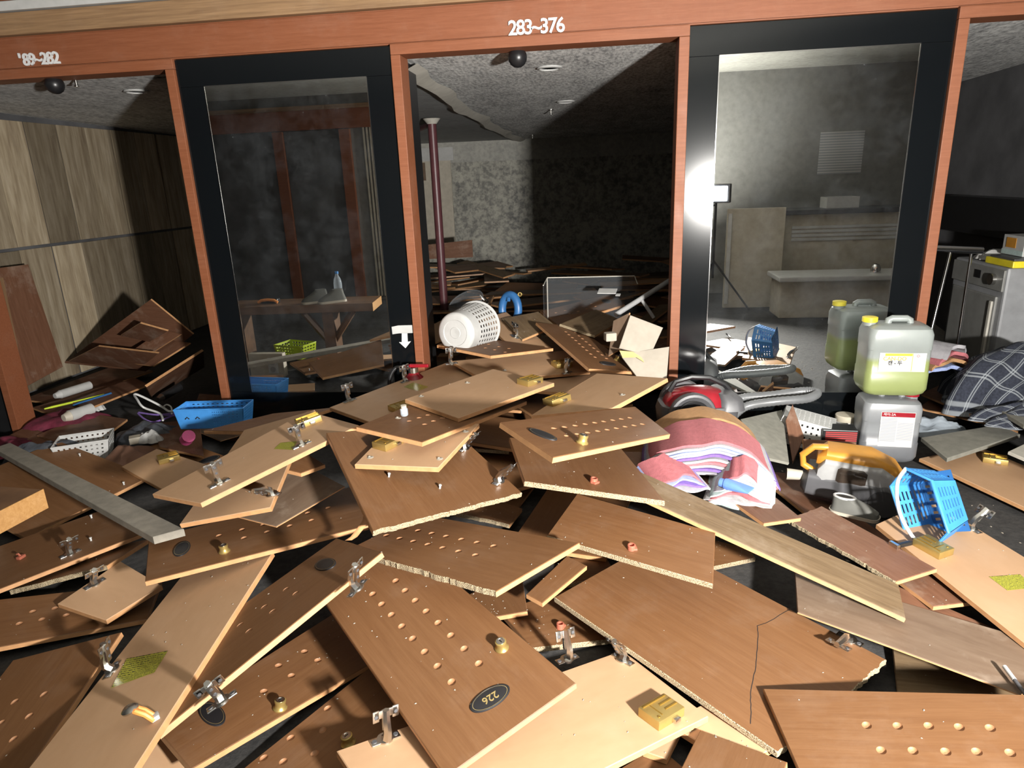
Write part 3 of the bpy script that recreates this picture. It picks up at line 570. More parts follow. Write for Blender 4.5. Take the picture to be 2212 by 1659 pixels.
{'name': 'cabinet_panel', 'label': 'square brown panel with copper pin and pale raw front edge', 'edges': 'eeec', 'pin': [(1364, 1186)], 'kind': 'front', 'th': 0.018, 'P': [[-0.173, -1.61, 0.303], [-0.074, -1.334, 0.331], [0.408, -1.563, 0.306], [0.358, -1.835, 0.278]]},
{'name': 'locker_door', 'label': 'brown locker door pierced by two full rows of holes at centre', 'edges': 'jeee', 'holes': [[(834.8, 1156.7), (863.4, 1163.0), (893.0, 1169.4), (924.2, 1176.2), (956.3, 1183.3), (990.5, 1190.9), (1027.2, 1199.0)], [(874.1, 1141.0), (903.2, 1146.1), (932.8, 1152.2), (963.9, 1158.5), (996.8, 1165.1), (1030.5, 1171.9), (1066.5, 1179.5)]], 'kind': 'front', 'th': 0.018, 'P': [[-0.84, -1.761, 0.316], [-0.286, -2.06, 0.376], [-0.055, -1.754, 0.363], [-0.669, -1.469, 0.3]]},
{'name': 'locker_door', 'label': 'dark locker door with oval plate sloping steeply at lower left of centre', 'edges': 'eeee', 'holes': [[(618, 1273), (571, 1311), (519, 1350)], [(639, 1282), (589, 1321), (538, 1363)]], 'plate': [(703, 1220, 735, 1230, 0)], 'wing': [(772, 1272, 800, 1240), (480, 1516, 510, 1495)], 'kind': 'dark', 'th': 0.018, 'P': [[-0.912, -1.682, 0.312], [-0.67, -1.901, 0.395], [-1.087, -2.474, 0.213], [-1.367, -2.216, 0.117]]},
{'name': 'locker_door', 'label': 'long tan-backed locker door at lower left with yellow sticker and flaking edge', 'edges': 'eeee', 'sticker': [[(274, 1423), (363, 1406), (334, 1453), (240, 1487)]], 'hinge': [(243, 1448, 262, 1420, 0.9)], 'hook': [(318, 1558)], 'kind': 'back', 'th': 0.018, 'P': [[-1.377, -2.671, 0.153], [-1.041, -2.715, 0.238], [-1.172, -1.659, 0.234], [-1.531, -1.664, 0.141]]},
{'name': 'locker_door', 'label': 'brown locker door with black oval plate behind the tan lock board, left', 'edges': 'eeee', 'plate': [(453, 993, 475, 985, 0)], 'kind': 'front', 'th': 0.018, 'P': [[-2.663, -0.52, 0.064], [-2.563, -0.19, 0.099], [-2.053, -0.403, 0.05], [-2.155, -0.701, 0.018]]},
{'name': 'locker_door', 'label': 'small tan door back carrying a brass lock, left of the long hinged door', 'edges': 'eeee', 'lock': [(365, 993, 395, 985)], 'kind': 'back', 'th': 0.018, 'P': [[-2.487, -0.714, 0.13], [-2.417, -0.51, 0.149], [-1.992, -0.672, 0.119], [-2.099, -0.924, 0.096]]},
{'name': 'wooden_board', 'label': 'small reddish board tip against the black mirror base', 'edges': 'eeee', 'kind': 'red', 'th': 0.015, 'P': [[-2.11, 0.347, 0.086], [-1.977, 0.598, 0.117], [-1.754, 0.413, 0.101], [-1.827, 0.253, 0.081]]},
{'name': 'wooden_board', 'label': 'grey-brown board lying under the blue tray', 'edges': 'eeee', 'kind': 'greybrown', 'th': 0.006, 'P': [[-2.601, 0.075, 0.049], [-2.236, -0.191, 0.07], [-2.145, -0.037, 0.061], [-2.497, 0.197, 0.043]]},
{'name': 'wooden_board', 'label': 'dusty brown board in front of the left mirror', 'edges': 'eeee', 'kind': 'front', 'th': 0.018, 'P': [[-2.012, -0.672, 0.322], [-1.787, -0.359, 0.305], [-1.39, -0.446, 0.372], [-1.558, -0.939, 0.423]]},
{'name': 'locker_door', 'label': 'tan-backed door behind the long hinged door at left centre', 'edges': 'eeee', 'kind': 'back', 'th': 0.018, 'P': [[-1.53, -1.35, 0.425], [-1.641, -0.925, 0.424], [-1.313, -0.853, 0.501], [-1.241, -1.126, 0.502]]},
{'name': 'locker_door', 'label': 'brown locker door with round black plate and brass knob, left of centre', 'edges': 'eeee', 'holes': [[(473, 1157), (523, 1144), (577, 1149), (626, 1136), (673, 1124)], [(527, 1162), (569, 1133), (665, 1108), (709, 1097)]], 'plate': [(393, 1186, 400, 1160, 0)], 'knob': [(485, 1192)], 'kind': 'front', 'th': 0.018, 'P': [[-1.527, -1.876, 0.238], [-0.856, -1.518, 0.273], [-1.038, -1.16, 0.261], [-1.717, -1.582, 0.226]]},
{'name': 'wooden_sheet', 'label': 'thin scuffed dark brown sheet lying on the door with round plate', 'edges': 'eeee', 'kind': 'greybrown', 'th': 0.006, 'P': [[-1.395, -1.524, 0.307], [-1.188, -1.58, 0.294], [-1.018, -1.307, 0.331], [-1.271, -1.149, 0.36]]},
{'name': 'wooden_board', 'label': 'short brown board end under the long hinged door', 'edges': 'eeee', 'kind': 'front', 'th': 0.018, 'P': [[-1.298, -1.3, 0.406], [-1.19, -1.324, 0.394], [-1.12, -1.243, 0.398], [-1.265, -1.144, 0.423]]},
{'name': 'locker_door', 'label': 'tan-backed door with a long steel hinge at its corner, left centre', 'edges': 'eeee', 'hinge': [(588, 1068, 640, 1070, 0.15)], 'kind': 'back', 'th': 0.018, 'P': [[-1.527, -1.648, 0.331], [-1.169, -1.634, 0.401], [-1.249, -1.277, 0.438], [-1.558, -1.426, 0.357]]},
{'name': 'locker_door', 'label': 'long tan-backed locker door with brass lock, sticker and two hinges, left centre', 'edges': 'eeee', 'lock': [(668, 914, 700, 902)], 'hinge': [(652, 962, 690, 945, 0.9), (475, 1045, 510, 1028, 0.9)], 'sticker': [[(606, 957), (642, 953), (632, 972), (592, 970)]], 'kind': 'back', 'th': 0.018, 'P': [[-1.675, -1.565, 0.41], [-1.39, -1.702, 0.447], [-0.968, -1.211, 0.561], [-1.306, -0.942, 0.526]]},
{'name': 'cabinet_panel', 'label': 'big reddish-brown panel with a broken chipboard front edge at centre', 'edges': 'ejee', 'wing': [(1078, 1040, 1090, 1030), (1003, 969, 1015, 962)], 'screw': [(840, 1030), (950, 1055)], 'kind': 'front', 'th': 0.018, 'P': [[-1.073, -1.296, 0.559], [-0.702, -1.872, 0.451], [-0.272, -1.464, 0.395], [-0.646, -1.013, 0.496]]},
{'name': 'cabinet_panel', 'label': 'brown panel with pale raw front edge and copper pin under the oval-plate door', 'edges': 'ecee', 'pin': [(1282, 1042)], 'kind': 'front', 'th': 0.018, 'P': [[-0.356, -1.142, 0.485], [-0.25, -1.567, 0.489], [0.235, -1.562, 0.421], [0.09, -1.041, 0.418]]},
{'name': 'locker_door', 'label': 'small tan-backed door with brass lock and torn corner at heap centre', 'edges': 'eeee', 'lock': [(840, 962, 868, 948)], 'chip': [(950, 991), (1006, 932), (800, 988)], 'kind': 'back', 'th': 0.018, 'P': [[-0.876, -1.529, 0.528], [-0.557, -1.558, 0.533], [-0.478, -1.146, 0.546], [-0.839, -1.12, 0.541]]},
{'name': 'wooden_board', 'label': 'tan board end under the door with the brass lock at heap top', 'edges': 'eeee', 'kind': 'back', 'th': 0.018, 'P': [[-0.468, -0.26, 0.422], [-0.158, -0.383, 0.436], [0.01, 0.082, 0.405], [-0.3, 0.188, 0.393]]},
{'name': 'locker_door', 'label': 'tan-backed door at heap top left with two upright hinges and sticker', 'edges': 'eeee', 'hinge': [(756, 866, 800, 850, 1.2), (878, 824, 920, 808, 1.2)], 'sticker': [[(872, 836), (893, 826), (926, 836), (903, 845)]], 'lock': [(866, 884, 890, 876)], 'kind': 'back', 'th': 0.018, 'P': [[-1.358, -0.58, 0.419], [-1.068, -0.783, 0.412], [-0.562, -0.091, 0.452], [-0.89, 0.146, 0.46]]},
{'name': 'locker_door', 'label': 'tan-backed door at heap top with brass lock, under the dark pierced door', 'edges': 'eeee', 'hinge': [(975, 786, 1010, 781, 1.2), (1225, 806, 1250, 800, 1.0)], 'lock': [(1213, 791, 1240, 788)], 'chip': [(1090, 800)], 'kind': 'back', 'th': 0.018, 'P': [[-0.839, 0.012, 0.502], [-0.592, -0.263, 0.465], [-0.035, 0.039, 0.429], [-0.191, 0.404, 0.461]]},
{'name': 'locker_door', 'label': 'brown door with a few holes under the topmost tan door', 'edges': 'eeee', 'holes': [[(885, 910), (906, 903), (925, 897)], [(918, 917), (937, 910), (956, 903)]], 'chip': [(860, 903)], 'kind': 'front', 'th': 0.018, 'P': [[-0.92, -1.359, 0.61], [-0.629, -1.482, 0.599], [-0.324, -0.725, 0.504], [-0.697, -0.496, 0.511]]},
{'name': 'locker_door', 'label': 'tan-backed door with brass lock behind the oval-plate door, right of heap top', 'edges': 'eeee', 'lock': [(1204, 869, 1228, 860)], 'chip': [(1345, 853)], 'kind': 'back', 'th': 0.018, 'P': [[-0.276, -1.021, 0.539], [0.004, -0.477, 0.567], [0.318, -0.745, 0.62], [0.063, -1.076, 0.591]]},
{'name': 'locker_door', 'label': 'light brown tilted locker door with oval plate and brass knob beside the towels', 'edges': 'eeee', 'holes': [[(1197.5, 925.8), (1220.3, 923.0), (1243.5, 920.0), (1265.1, 916.7), (1285.6, 913.7), (1305.1, 911.1), (1324.8, 908.1), (1343.0, 905.6), (1361.5, 903.0)], [(1225.8, 942.3), (1248.6, 938.5), (1270.4, 935.2), (1292.4, 931.9), (1312.7, 928.9), (1332.4, 925.6), (1351.4, 922.3), (1370.4, 919.5), (1388.6, 916.7)]], 'plate': [(1172, 939, 1192, 948, 0)], 'knob': [(1257, 957)], 'kind': 'front', 'th': 0.018, 'P': [[-0.311, -1.669, 0.747], [-0.122, -1.935, 0.74], [0.271, -1.329, 0.579], [0.164, -0.945, 0.554]]},
{'name': 'locker_door', 'label': 'topmost tan-backed door on the heap with a brass lock at its right corner', 'edges': 'eeee', 'lock': [(1145, 828, 1172, 820)], 'chip': [(1010, 827), (910, 856)], 'kind': 'back', 'th': 0.018, 'P': [[-0.84, -0.958, 0.59], [-0.556, -1.184, 0.584], [-0.199, -0.648, 0.569], [-0.526, -0.424, 0.576]]},
{'name': 'wooden_board', 'label': 'tan board behind the white perforated basket', 'edges': 'eeee', 'kind': 'back', 'th': 0.018, 'P': [[-1.157, 0.691, 0.435], [-1.229, 1.084, 0.481], [-1.08, 1.183, 0.546], [-0.955, 0.725, 0.507]]},
{'name': 'locker_door', 'label': 'tan door tip with a hinge standing behind the white basket', 'edges': 'eeee', 'hinge': [(1052, 656, 1062, 662, 0.8)], 'kind': 'back', 'th': 0.018, 'P': [[-1.268, 2.331, 0.339], [-0.949, 2.449, 0.477], [-0.778, 0.771, 0.592], [-0.971, 0.804, 0.506]]},
{'name': 'locker_door', 'label': 'tan-backed door right of the white basket with hinge and sticker corner', 'edges': 'eeee', 'hinge': [(1112, 728, 1125, 735, 1.0)], 'kind': 'back', 'th': 0.018, 'P': [[-0.764, 0.69, 0.615], [-0.622, 0.886, 0.619], [-0.277, 0.304, 0.508], [-0.528, 0.26, 0.535]]},
{'name': 'locker_door', 'label': 'dark brown pierced locker door at the back of the heap with round plate', 'edges': 'eeee', 'holes': [[(1201.3, 675.8), (1221.0, 670.8), (1240.0, 665.7), (1258.2, 661.1), (1277.2, 656.1)], [(1191.1, 688.0), (1210.6, 682.9), (1229.9, 677.6), (1248.9, 672.5), (1267.8, 667.0), (1286.8, 662.4)]], 'plate': [(1310, 651, 1322, 658, 0)], 'kind': 'front', 'th': 0.018, 'P': [[-0.418, 1.227, 0.553], [0.094, 1.42, 0.64], [0.203, 1.113, 0.619], [-0.263, 0.847, 0.53]]},
{'name': 'wooden_board', 'label': 'square walnut board with white edge, left of the pair at heap back', 'edges': 'eeec', 'kind': 'walnut', 'th': 0.015, 'P': [[-0.628, 0.688, 0.613], [-0.39, 0.784, 0.638], [-0.26, 0.535, 0.594], [-0.456, 0.338, 0.551]]},
{'name': 'locker_door', 'label': 'dark brown pierced locker door sliding down at the heap top with brass knob', 'edges': 'eeee', 'holes': [[(1222.8, 717.1), (1229.1, 723.2), (1236.7, 729.5), (1244.3, 735.8), (1251.9, 742.9), (1259.5, 749.7), (1267.8, 756.8), (1276.5, 764.9), (1286.1, 772.0)], [(1243.5, 718.9), (1251.1, 725.7), (1258.7, 732.0), (1266.3, 738.6), (1274.7, 745.4), (1283.0, 752.3), (1291.9, 759.4), (1301.3, 767.0), (1310.6, 774.6)]], 'plate': [(1313, 786, 1330, 787, 0)], 'knob': [(1333, 778)], 'kind': 'front', 'th': 0.018, 'P': [[-0.375, 0.434, 0.638], [-0.036, -0.339, 0.552], [0.231, -0.107, 0.467], [-0.121, 0.656, 0.557]]},
{'name': 'locker_door', 'label': 'dark brown door with small holes leaning on the white basket', 'edges': 'jeee', 'holes': [[(1026, 747), (1056, 744), (1078, 749), (1049, 752), (1069, 756), (1100, 753), (1092, 761)]], 'kind': 'front', 'th': 0.018, 'P': [[-0.937, 0.089, 0.581], [-0.878, 0.435, 0.566], [-0.251, 0.131, 0.545], [-0.582, -0.13, 0.57]]},
{'name': 'wooden_board', 'label': 'square walnut board with white edge, right of the pair at heap back', 'edges': 'ceee', 'kind': 'walnut', 'th': 0.015, 'P': [[-0.231, 0.503, 0.61], [-0.009, 0.399, 0.556], [0.169, 0.789, 0.572], [-0.003, 0.926, 0.621]]}]

# ------------------------------------------------------------------ boards of the heap
def inset(P, d):
    n = len(P); out = []; area = sum(P[i][0]*P[(i+1) % n][1]-P[(i+1) % n][0]*P[i][1] for i in range(n)); sg = 1 if area > 0 else -1
    for i in range(n):
        a, b_, c = V(P[i-1]), V(P[i]), V(P[(i+1) % n]); e1 = (b_-a).normalized(); e2 = (c-b_).normalized()
        n1 = V((-e1.y, e1.x))*sg; n2 = V((-e2.y, e2.x))*sg; m = n1+n2; m = m/max(.35, m.length_squared)*2 if m.length > 1e-6 else n1
        if m.length > 2.5: m = m.normalized()*2.5
        out.append(b_+m*d)
    return out
HOLE_R = .0115
def vent_mesh():
    n = 14; vs_ = []; prof = [(1, 0), (.96, -.0012), (.7, -.0042), (.35, -.0056)]
    for r, z in prof: vs_ += [(HOLE_R*r*math.cos(2*PI*k/n), HOLE_R*r*math.sin(2*PI*k/n), z) for k in range(n)]
    fs = [(i*n+k, i*n+(k+1) % n, (i+1)*n+(k+1) % n, (i+1)*n+k) for i in range(3) for k in range(n)]+[tuple(range(3*n, 4*n))]
    return MB().add(vs_, [f[::-1] if len(f) == 4 else f for f in fs]).mesh('vent_hole', 'vent', True)
VENT = vent_mesh()
def panel_mesh(P, th, edges, top, bottom, holes, seed=0):
    # P: 2d outline (ccw), returns mesh with top at z=0
    rnd = random.Random(seed); pts = []; em = []
    n = len(P)
    for i in range(n):
        a, c = V(P[i]), V(P[(i+1) % n]); k = edges[i % len(edges)]; pts.append(a); em.append(k)
        if k == 'j':
            L_ = (c-a).length; m = max(4, int(L_/.009)); nr = V((-(c-a).y, (c-a).x)).normalized(); w = 0
            for q in range(1, m): w = .7*w+rnd.uniform(-.0022, .0022); pts.append(a.lerp(c, q/m)+nr*(w+rnd.uniform(-.0014, .0014))); em.append('j')
    n = len(pts); ins = inset(pts, .0022)
    loops = list(ins); edg = [(i, (i+1) % n) for i in range(n)]
    for (hx, hy) in holes:
        b0 = len(loops); loops += [V((hx+HOLE_R*math.cos(2*PI*k/14), hy+HOLE_R*math.sin(2*PI*k/14))) for k in range(14)]; edg += [(b0+k, b0+(k+1) % 14) for k in range(14)]
    vo, eo, fo = delaunay_2d_cdt(loops, edg, [], 1 if not holes else 0, 1e-6)[:3]
    def inside(p):
        r = False; j = n-1
        for i in range(n):
            if (ins[i].y > p.y) != (ins[j].y > p.y) and p.x < (ins[j].x-ins[i].x)*(p.y-ins[i].y)/(ins[j].y-ins[i].y+1e-12)+ins[i].x: r = not r
            j = i
        return r
    fs = []
    for f in fo:
        c = sum((vo[k] for k in f), V((0, 0)))/len(f)
        if not inside(c) or any((c-V(h)).length < HOLE_R*.97 for h in holes): continue
        a2 = sum(vo[f[k]].x*vo[f[(k+1) % len(f)]].y-vo[f[(k+1) % len(f)]].x*vo[f[k]].y for k in range(len(f))); fs.append(f if a2 > 0 else f[::-1])
    mb = MB(); mb.add([(p.x, p.y, 0) for p in vo], fs, 0)
    mi = {'e': 2, 'c': 3, 'j': 3}; rag = [(.004*rnd.random() if em[i] == 'j' else 0) for i in range(n)]
    ring1 = [(p.x, p.y, 0) for p in ins]; ring2 = [(p.x, p.y, -.002) for p in pts]; ring3 = [(p.x, p.y, -th) for p in pts]
    mb.add(ring1+ring2, [(k, n+k, n+(k+1) % n, (k+1) % n) for k in range(n)], [mi[em[k]] if em[k] != 'e' else 0 for k in range(n)])
    mb.add(ring2+ring3, [(k, n+k, n+(k+1) % n, (k+1) % n) for k in range(n)], [mi[e] for e in em])
    mb.add(ring3, [tuple(range(n))[::-1]], 1)
    return mb.mesh('panel', [top, bottom, 'edge', 'chipboard'])
# fittings, built once and shared
def mk(fn, name, mats, smooth=True): b_ = MB(); fn(b_); return b_.mesh(name, mats, smooth)
def _plate(b_): b_.box((0, 0, .0015), (.062, .02, .003), bev=.001); [b_.cyl((x, 0, .003), (x, 0, .0045), .005, mi=1, n=10) for x in (-.023, .023)]; b_.cyl((0, 0, 0), (0, 0, .004), .017, n=18)
def _arm(b_): b_.tube([(0, 0, .003), (0, .012, .012), (0, .014, .03), (0, .008, .052), (0, .006, .075)], [.010, .010, .009, .0085, .007], n=6); b_.box((0, .002, .05), (.016, .008, .045), bev=.002); b_.cyl((0, -.003, .04), (0, .0075, .04), .004, mi=1, n=8); b_.cyl((0, -.003, .06), (0, .0075, .06), .004, mi=1, n=8)
def _wing(b_):
    b_.box((0, .004, .066), (.05, .003, .018), bev=.0014); b_.box((-.021, .004, .064), (.014, .003, .026), bev=.0014); b_.box((.021, .004, .064), (.014, .003, .026), bev=.0014)
    for x in (-.021, .021): b_.cyl((x, .001, .064), (x, .0065, .064), .004, mi=1, n=10)
HP, HA, HW = mk(_plate, 'hinge_plate', ['steel', 'darkgrey']), mk(_arm, 'hinge_arm', ['steel', 'darkgrey']), mk(_wing, 'hinge_wing', ['steel', 'darkgrey'])
def _lock(b_):
    b_.box((0, 0, .014), (.104, .074, .028), bev=.003); b_.box((.024, .008, .029), (.046, .004, .003), mi=1); b_.box((.024, -.012, .029), (.046, .004, .003), mi=1); b_.box((0, .027, .029), (.09, .003, .003), mi=1); b_.box((-.022, 0, .0285), (.003, .044, .002), mi=1); b_.cyl((-.036, -.022, .027), (-.036, -.022, .0295), .004, mi=1, n=10)
LK = mk(_lock, 'lock_case', ['brass', 'brass_dark']); LB = mk(lambda b_: b_.box((.01, -.043, .013), (.022, .016, .012), bev=.002), 'lock_bolt', ['steel'])
KB = mk(lambda b_: b_.lathe([(.02, 0), (.0205, .003), (.016, .008), (.0145, .016), (.016, .022), (.016, .026), (.013, .027)], n=20), 'knob', ['brass'])
KC = mk(lambda b_: (b_.lathe([(.0125, .026), (.0125, .0285), (.009, .0285), (.008, .0275), (0, .0275)], n=18), b_.box((0, 0, .028), (.011, .003, .001), mi=1)), 'key_face', ['steel', 'black'])
def _oval(b_): b_.lathe([(1, 0), (1, .003), (.93, .0042), (.9, .0035)], M=Matrix.Diagonal((.058, .029, 1, 1)), n=36)
OV = mk(_oval, 'plate_rim', ['plate_black']); OF = mk(lambda b_: b_.lathe([(.9, .0034), (.86, .0036), (0, .0036)], M=Matrix.Diagonal((.058, .029, 1, 1)), n=36, mi=[1, 0]), 'plate_face', ['plate_black', 'gold'])
PN = mk(lambda b_: (b_.lathe([(.014, 0), (.014, .016), (.012, .018), (.009, .018), (.009, .006), (0, .006)], n=16), b_.box((.008, 0, .004), (.02, .026, .008), bev=.002)), 'shelf_pin', ['copper'])
SC = mk(lambda b_: b_.lathe([(.004, 0), (.004, .012), (.006, .013), (.005, .016), (0, .0165)], n=10), 'dowel', ['white'])
RH = mk(lambda b_: (b_.box((0, 0, .006), (.03, .02, .012), bev=.003), b_.tube([(0, 0, .01), (0, .008, .02), (0, .016, .018)], .004, n=6)), 'coat_hook', ['copper'])
OH = mk(lambda b_: (b_.tube([(-.02, -.015, .004), (-.02, -.005, .03), (-.01, .01, .045), (.01, .02, .048)], .007, n=8), b_.tube([(-.005, -.02, .004), (.0, -.008, .03), (.012, .008, .044)], .006, n=8), b_.lathe([(.02, .045), (.021, .05), (.014, .056), (0, .057)], M=TR(.01, .02, 0), mi=1, n=16), b_.box((-.012, -.02, .006), (.026, .02, .012), mi=2, bev=.003)), 'coat_hook', ['hookorange', 'steel', 'white'])
CH = mk(lambda b_: (b_.lathe([(.013, 0), (.011, .0012), (.0, .0016)], n=9), b_.lathe([(.006, .0), (.004, .004), (0, .0045)], M=TR(.006, .003, 0), n=6)), 'chipped_spot', ['paper'])
KIND = {'front': ('front', 'back'), 'dark': ('front', 'back'), 'back': ('back', 'front'), 'red': ('red', 'red'), 'walnut': ('walnut', 'walnut'), 'greybrown': ('greybrown', 'greybrown')}
def plane_px(M, px, py):
    o = M.to_translation(); n = M.to_3x3() @ V((0, 0, 1)); d = ray(px, py); t = (o-CAM).dot(n)/d.dot(n); return M.inverted() @ (CAM+d*t)
def board(bd):
    C = [V(p) for p in bd['P']]; cen = sum(C, V())/4; n = (C[2]-C[0]).cross(C[3]-C[1]).normalized()
    if n.z < 0: n = -n
    e0, e1 = (C[1]-C[0])+(C[2]-C[3]), (C[2]-C[1])+(C[3]-C[0]); x = e0 if e0.length > e1.length else e1
    M = frame(cen, x, n); Mi = M.inverted(); P = [(Mi @ c).to_2d() for c in C]; ed = bd['edges']
    area = sum(P[i].x*P[(i+1) % 4].y-P[(i+1) % 4].x*P[i].y for i in range(4))
    if area < 0: P = [P[0], P[3], P[2], P[1]]; ed = ed[3]+ed[2]+ed[1]+ed[0]
    loc = lambda px, py: plane_px(M, px, py)
    cat = {'locker_door': 'door', 'cabinet_panel': 'panel', 'wooden_board': 'board', 'wooden_plank': 'plank', 'wooden_sheet': 'board'}[bd['name']]
    holes = []
    for r in bd.get('holes', []):
        for q in r:
            p = loc(*q)
            if all((p.to_2d()-V(h)).length > HOLE_R*2.3 for h in holes): holes.append((p.x, p.y))
    t_, b_ = KIND[bd['kind']]
    me = panel_mesh(P, bd['th'], ed, t_, b_, holes, hash(bd['label']) % 999 if False else len(bd['label'])*7)
    parts = [k for k in bd if k in ('holes', 'plate', 'knob', 'hinge', 'wing', 'lock', 'sticker', 'pin', 'screw', 'redhook', 'hook', 'chip', 'crack')]
    if not parts: return tag(link(bd['name'], me, None, M), bd['label'], cat)
    root = thing(bd['name'], bd['label'], cat, M); link('panel', me, root)
    for h in holes: link('vent_hole', VENT, root, TR(h[0], h[1], 0))
    def dirm(q): a, c = loc(q[0], q[1]), loc(q[2], q[3]); return TR(a.x, a.y, 0) @ RZ(math.atan2(c.y-a.y, c.x-a.x))
    for q in bd.get('plate', []):
        m_ = dirm(q); o = link('number_plate', OV, root, m_); link('plate_face', OF, o)
        if q[4]:
            tm = text_mesh('226', .03, .0004, .0003); tm.materials.append(MATS['gold']); link('numerals', tm, o, TR(0, 0, .004))
    for q in bd.get('knob', []): p = loc(*q); o = link('knob', KB, root, TR(p.x, p.y, 0)); link('key_face', KC, o)
    for q in bd.get('hinge', []):
        o = link('hinge', HP, root, dirm(q) @ Matrix.Scale(1.25, 4)); T = RX((1.15-q[4])*.9); link('hinge_arm', HA, o, T); link('hinge_wing', HW, o, T)
    for q in bd.get('wing', []): o = link('hinge', HP, root, dirm(q) @ Matrix.Scale(1.25, 4)); T = RX(.55); link('hinge_arm', HA, o, T); link('hinge_wing', HW, o, T)
    for q in bd.get('lock', []): o = link('lock', LK, root, dirm(q)); link('lock_bolt', LB, o)
    for q in bd.get('sticker', []):
        pp = [loc(*k) for k in q]; o = MB().add([(p.x, p.y, .0009) for p in pp], [(0, 1, 2, 3)] if (pp[1]-pp[0]).cross(pp[2]-pp[0]).z > 0 else [(3, 2, 1, 0)]).build('sticker', 'sticker', root); quad_uv(o)
    for key, me_, nm in (('pin', PN, 'shelf_pin'), ('screw', SC, 'dowel'), ('redhook', RH, 'coat_hook'), ('hook', OH, 'coat_hook'), ('chip', CH, 'chipped_spot')):
        for q in bd.get(key, []): p = loc(*q); link(nm, me_, root, TR(p.x, p.y, 0) @ RZ(.6))
    if 'crack' in bd:
        pp = [loc(*k) for k in bd['crack']]; mb = MB(); rr = random.Random(2); fine = []
        for a, c in zip(pp, pp[1:]):
            for k in range(5): fine.append(a.lerp(c, k/5)+V((rr.uniform(-.0015, .0015), rr.uniform(-.0015, .0015), 0)))
        for a, c in zip(fine, fine[1:]):
            q = (c-a).normalized(); w = V((-q.y, q.x, 0))*.0011; mb.add([a-w+V((0, 0, .0004)), a+w+V((0, 0, .0004)), c+w+V((0, 0, .0004)), c-w+V((0, 0, .0004))], [(0, 1, 2, 3)])
        mb.build('crack', 'plate_black', root)
    return root
for bd in BOARDS: board(bd)

# ------------------------------------------------------------------ more boards, placed one by one
def qb(name, label, cat, q, z, th, mats, group=None, edge=None):
    # four pixel corners with heights; the fourth corner is put on the plane of the others
    zs = z if isinstance(z, (list, tuple)) else [z]*4
    a, c, d = atz(q[0][0], q[0][1], zs[0]), atz(q[1][0], q[1][1], zs[1]), atz(q[3][0], q[3][1], zs[3]); n = (c-a).cross(d-a).normalized()
    r = ray(*q[2]); e = CAM+r*((a-CAM).dot(n)/r.dot(n)); return wb3(name, label, cat, [a, c, e, d], th, mats, group)
def edgefix(me, m):
    if m in ('foam', 'greyplank', 'paper', 'whiteedge', 'cornice'): me.materials[2] = MATS[m]
    return me
def wb3(name, label, cat, C, th, mats, group=None):
    C = [V(p) for p in C]; cen = sum(C, V())/4; n = (C[2]-C[0]).cross(C[3]-C[1]).normalized()
    if n.z < 0: n = -n
    e0, e1 = C[1]-C[0], C[2]-C[1]; M = frame(cen, e0 if e0.length > e1.length else e1, n); P = [(M.inverted() @ c).to_2d() for c in C]
    if sum(P[i].x*P[(i+1) % 4].y-P[(i+1) % 4].x*P[i].y for i in range(4)) < 0: P = P[::-1]
    return tag(link(name, edgefix(panel_mesh(P, th, 'eeee', mats, mats, [], 3), mats), None, M), label, cat, group)
qb('foam_mat', 'grey-green foam mat lying right of the lower white jug', 'mat', [(1990, 945), (2046, 990), (2204, 938), (2158, 917)], .14, .02, 'foam')
rb = qb('wooden_board', 'tan board under the grey-green mat at the right edge', 'board', [(1986, 990), (2110, 962), (2340, 1060), (2330, 1150)][::1], .06, .018, 'back')
lk = link('lock', LK, rb, rb.matrix_basis.inverted() @ TR(atz(2148, 997, .06)) @ RZ(-.4)); link('lock_bolt', LB, lk)
qb('wooden_board', 'white-faced board tip at the right edge below the grey board', 'board', [(2178, 975), (2235, 948), (2340, 1000), (2330, 1040)], .2, .015, 'whiteedge')
qb('grey_sheet', 'large pale grey sheet at the right edge under the plaid blanket', 'sheet', [(2098, 848), (2212, 917), (2400, 980), (2300, 850)], [.24, .27, .27, .2], .02, 'foam')
qb('wooden_board', 'dark reddish board behind the jugs, farther one', 'board', [(1990, 850), (2105, 898), (2148, 893), (2050, 822)], [.12, .2, .2, .12], .015, 'red')
qb('wooden_board', 'dark reddish board behind the jugs, nearer one', 'board', [(1985, 880), (2100, 905), (2200, 930), (2010, 862)], [.1, .1, .1, .1], .015, 'red')
qb('wooden_board', 'brown board standing behind the orange machine', 'board', [(1735, 948), (1740, 1015), (1850, 980), (1850, 955)], [.22, .1, .12, .2], .015, 'red')
wb3('broken_board', 'brown broken board standing upright beside the white basket', 'board', [aty(1697, 905, -.28), aty(1712, 1003, -.42), aty(1737, 940, -.36), aty(1712, 876, -.2)], .016, 'red')
qb('grey_sheet', 'pale grey sheet showing behind the towels', 'sheet', [(1600, 905), (1640, 985), (1705, 1000), (1690, 885)], [.3, .26, .2, .22], .012, 'foam')
gp = qb('timber_plank', 'long weathered grey plank lying across the brown panel at left', 'plank', [(-14, 968), (330, 1160), (397, 1142), (22, 956)], [.2, .29, .29, .2], .03, 'greyplank')
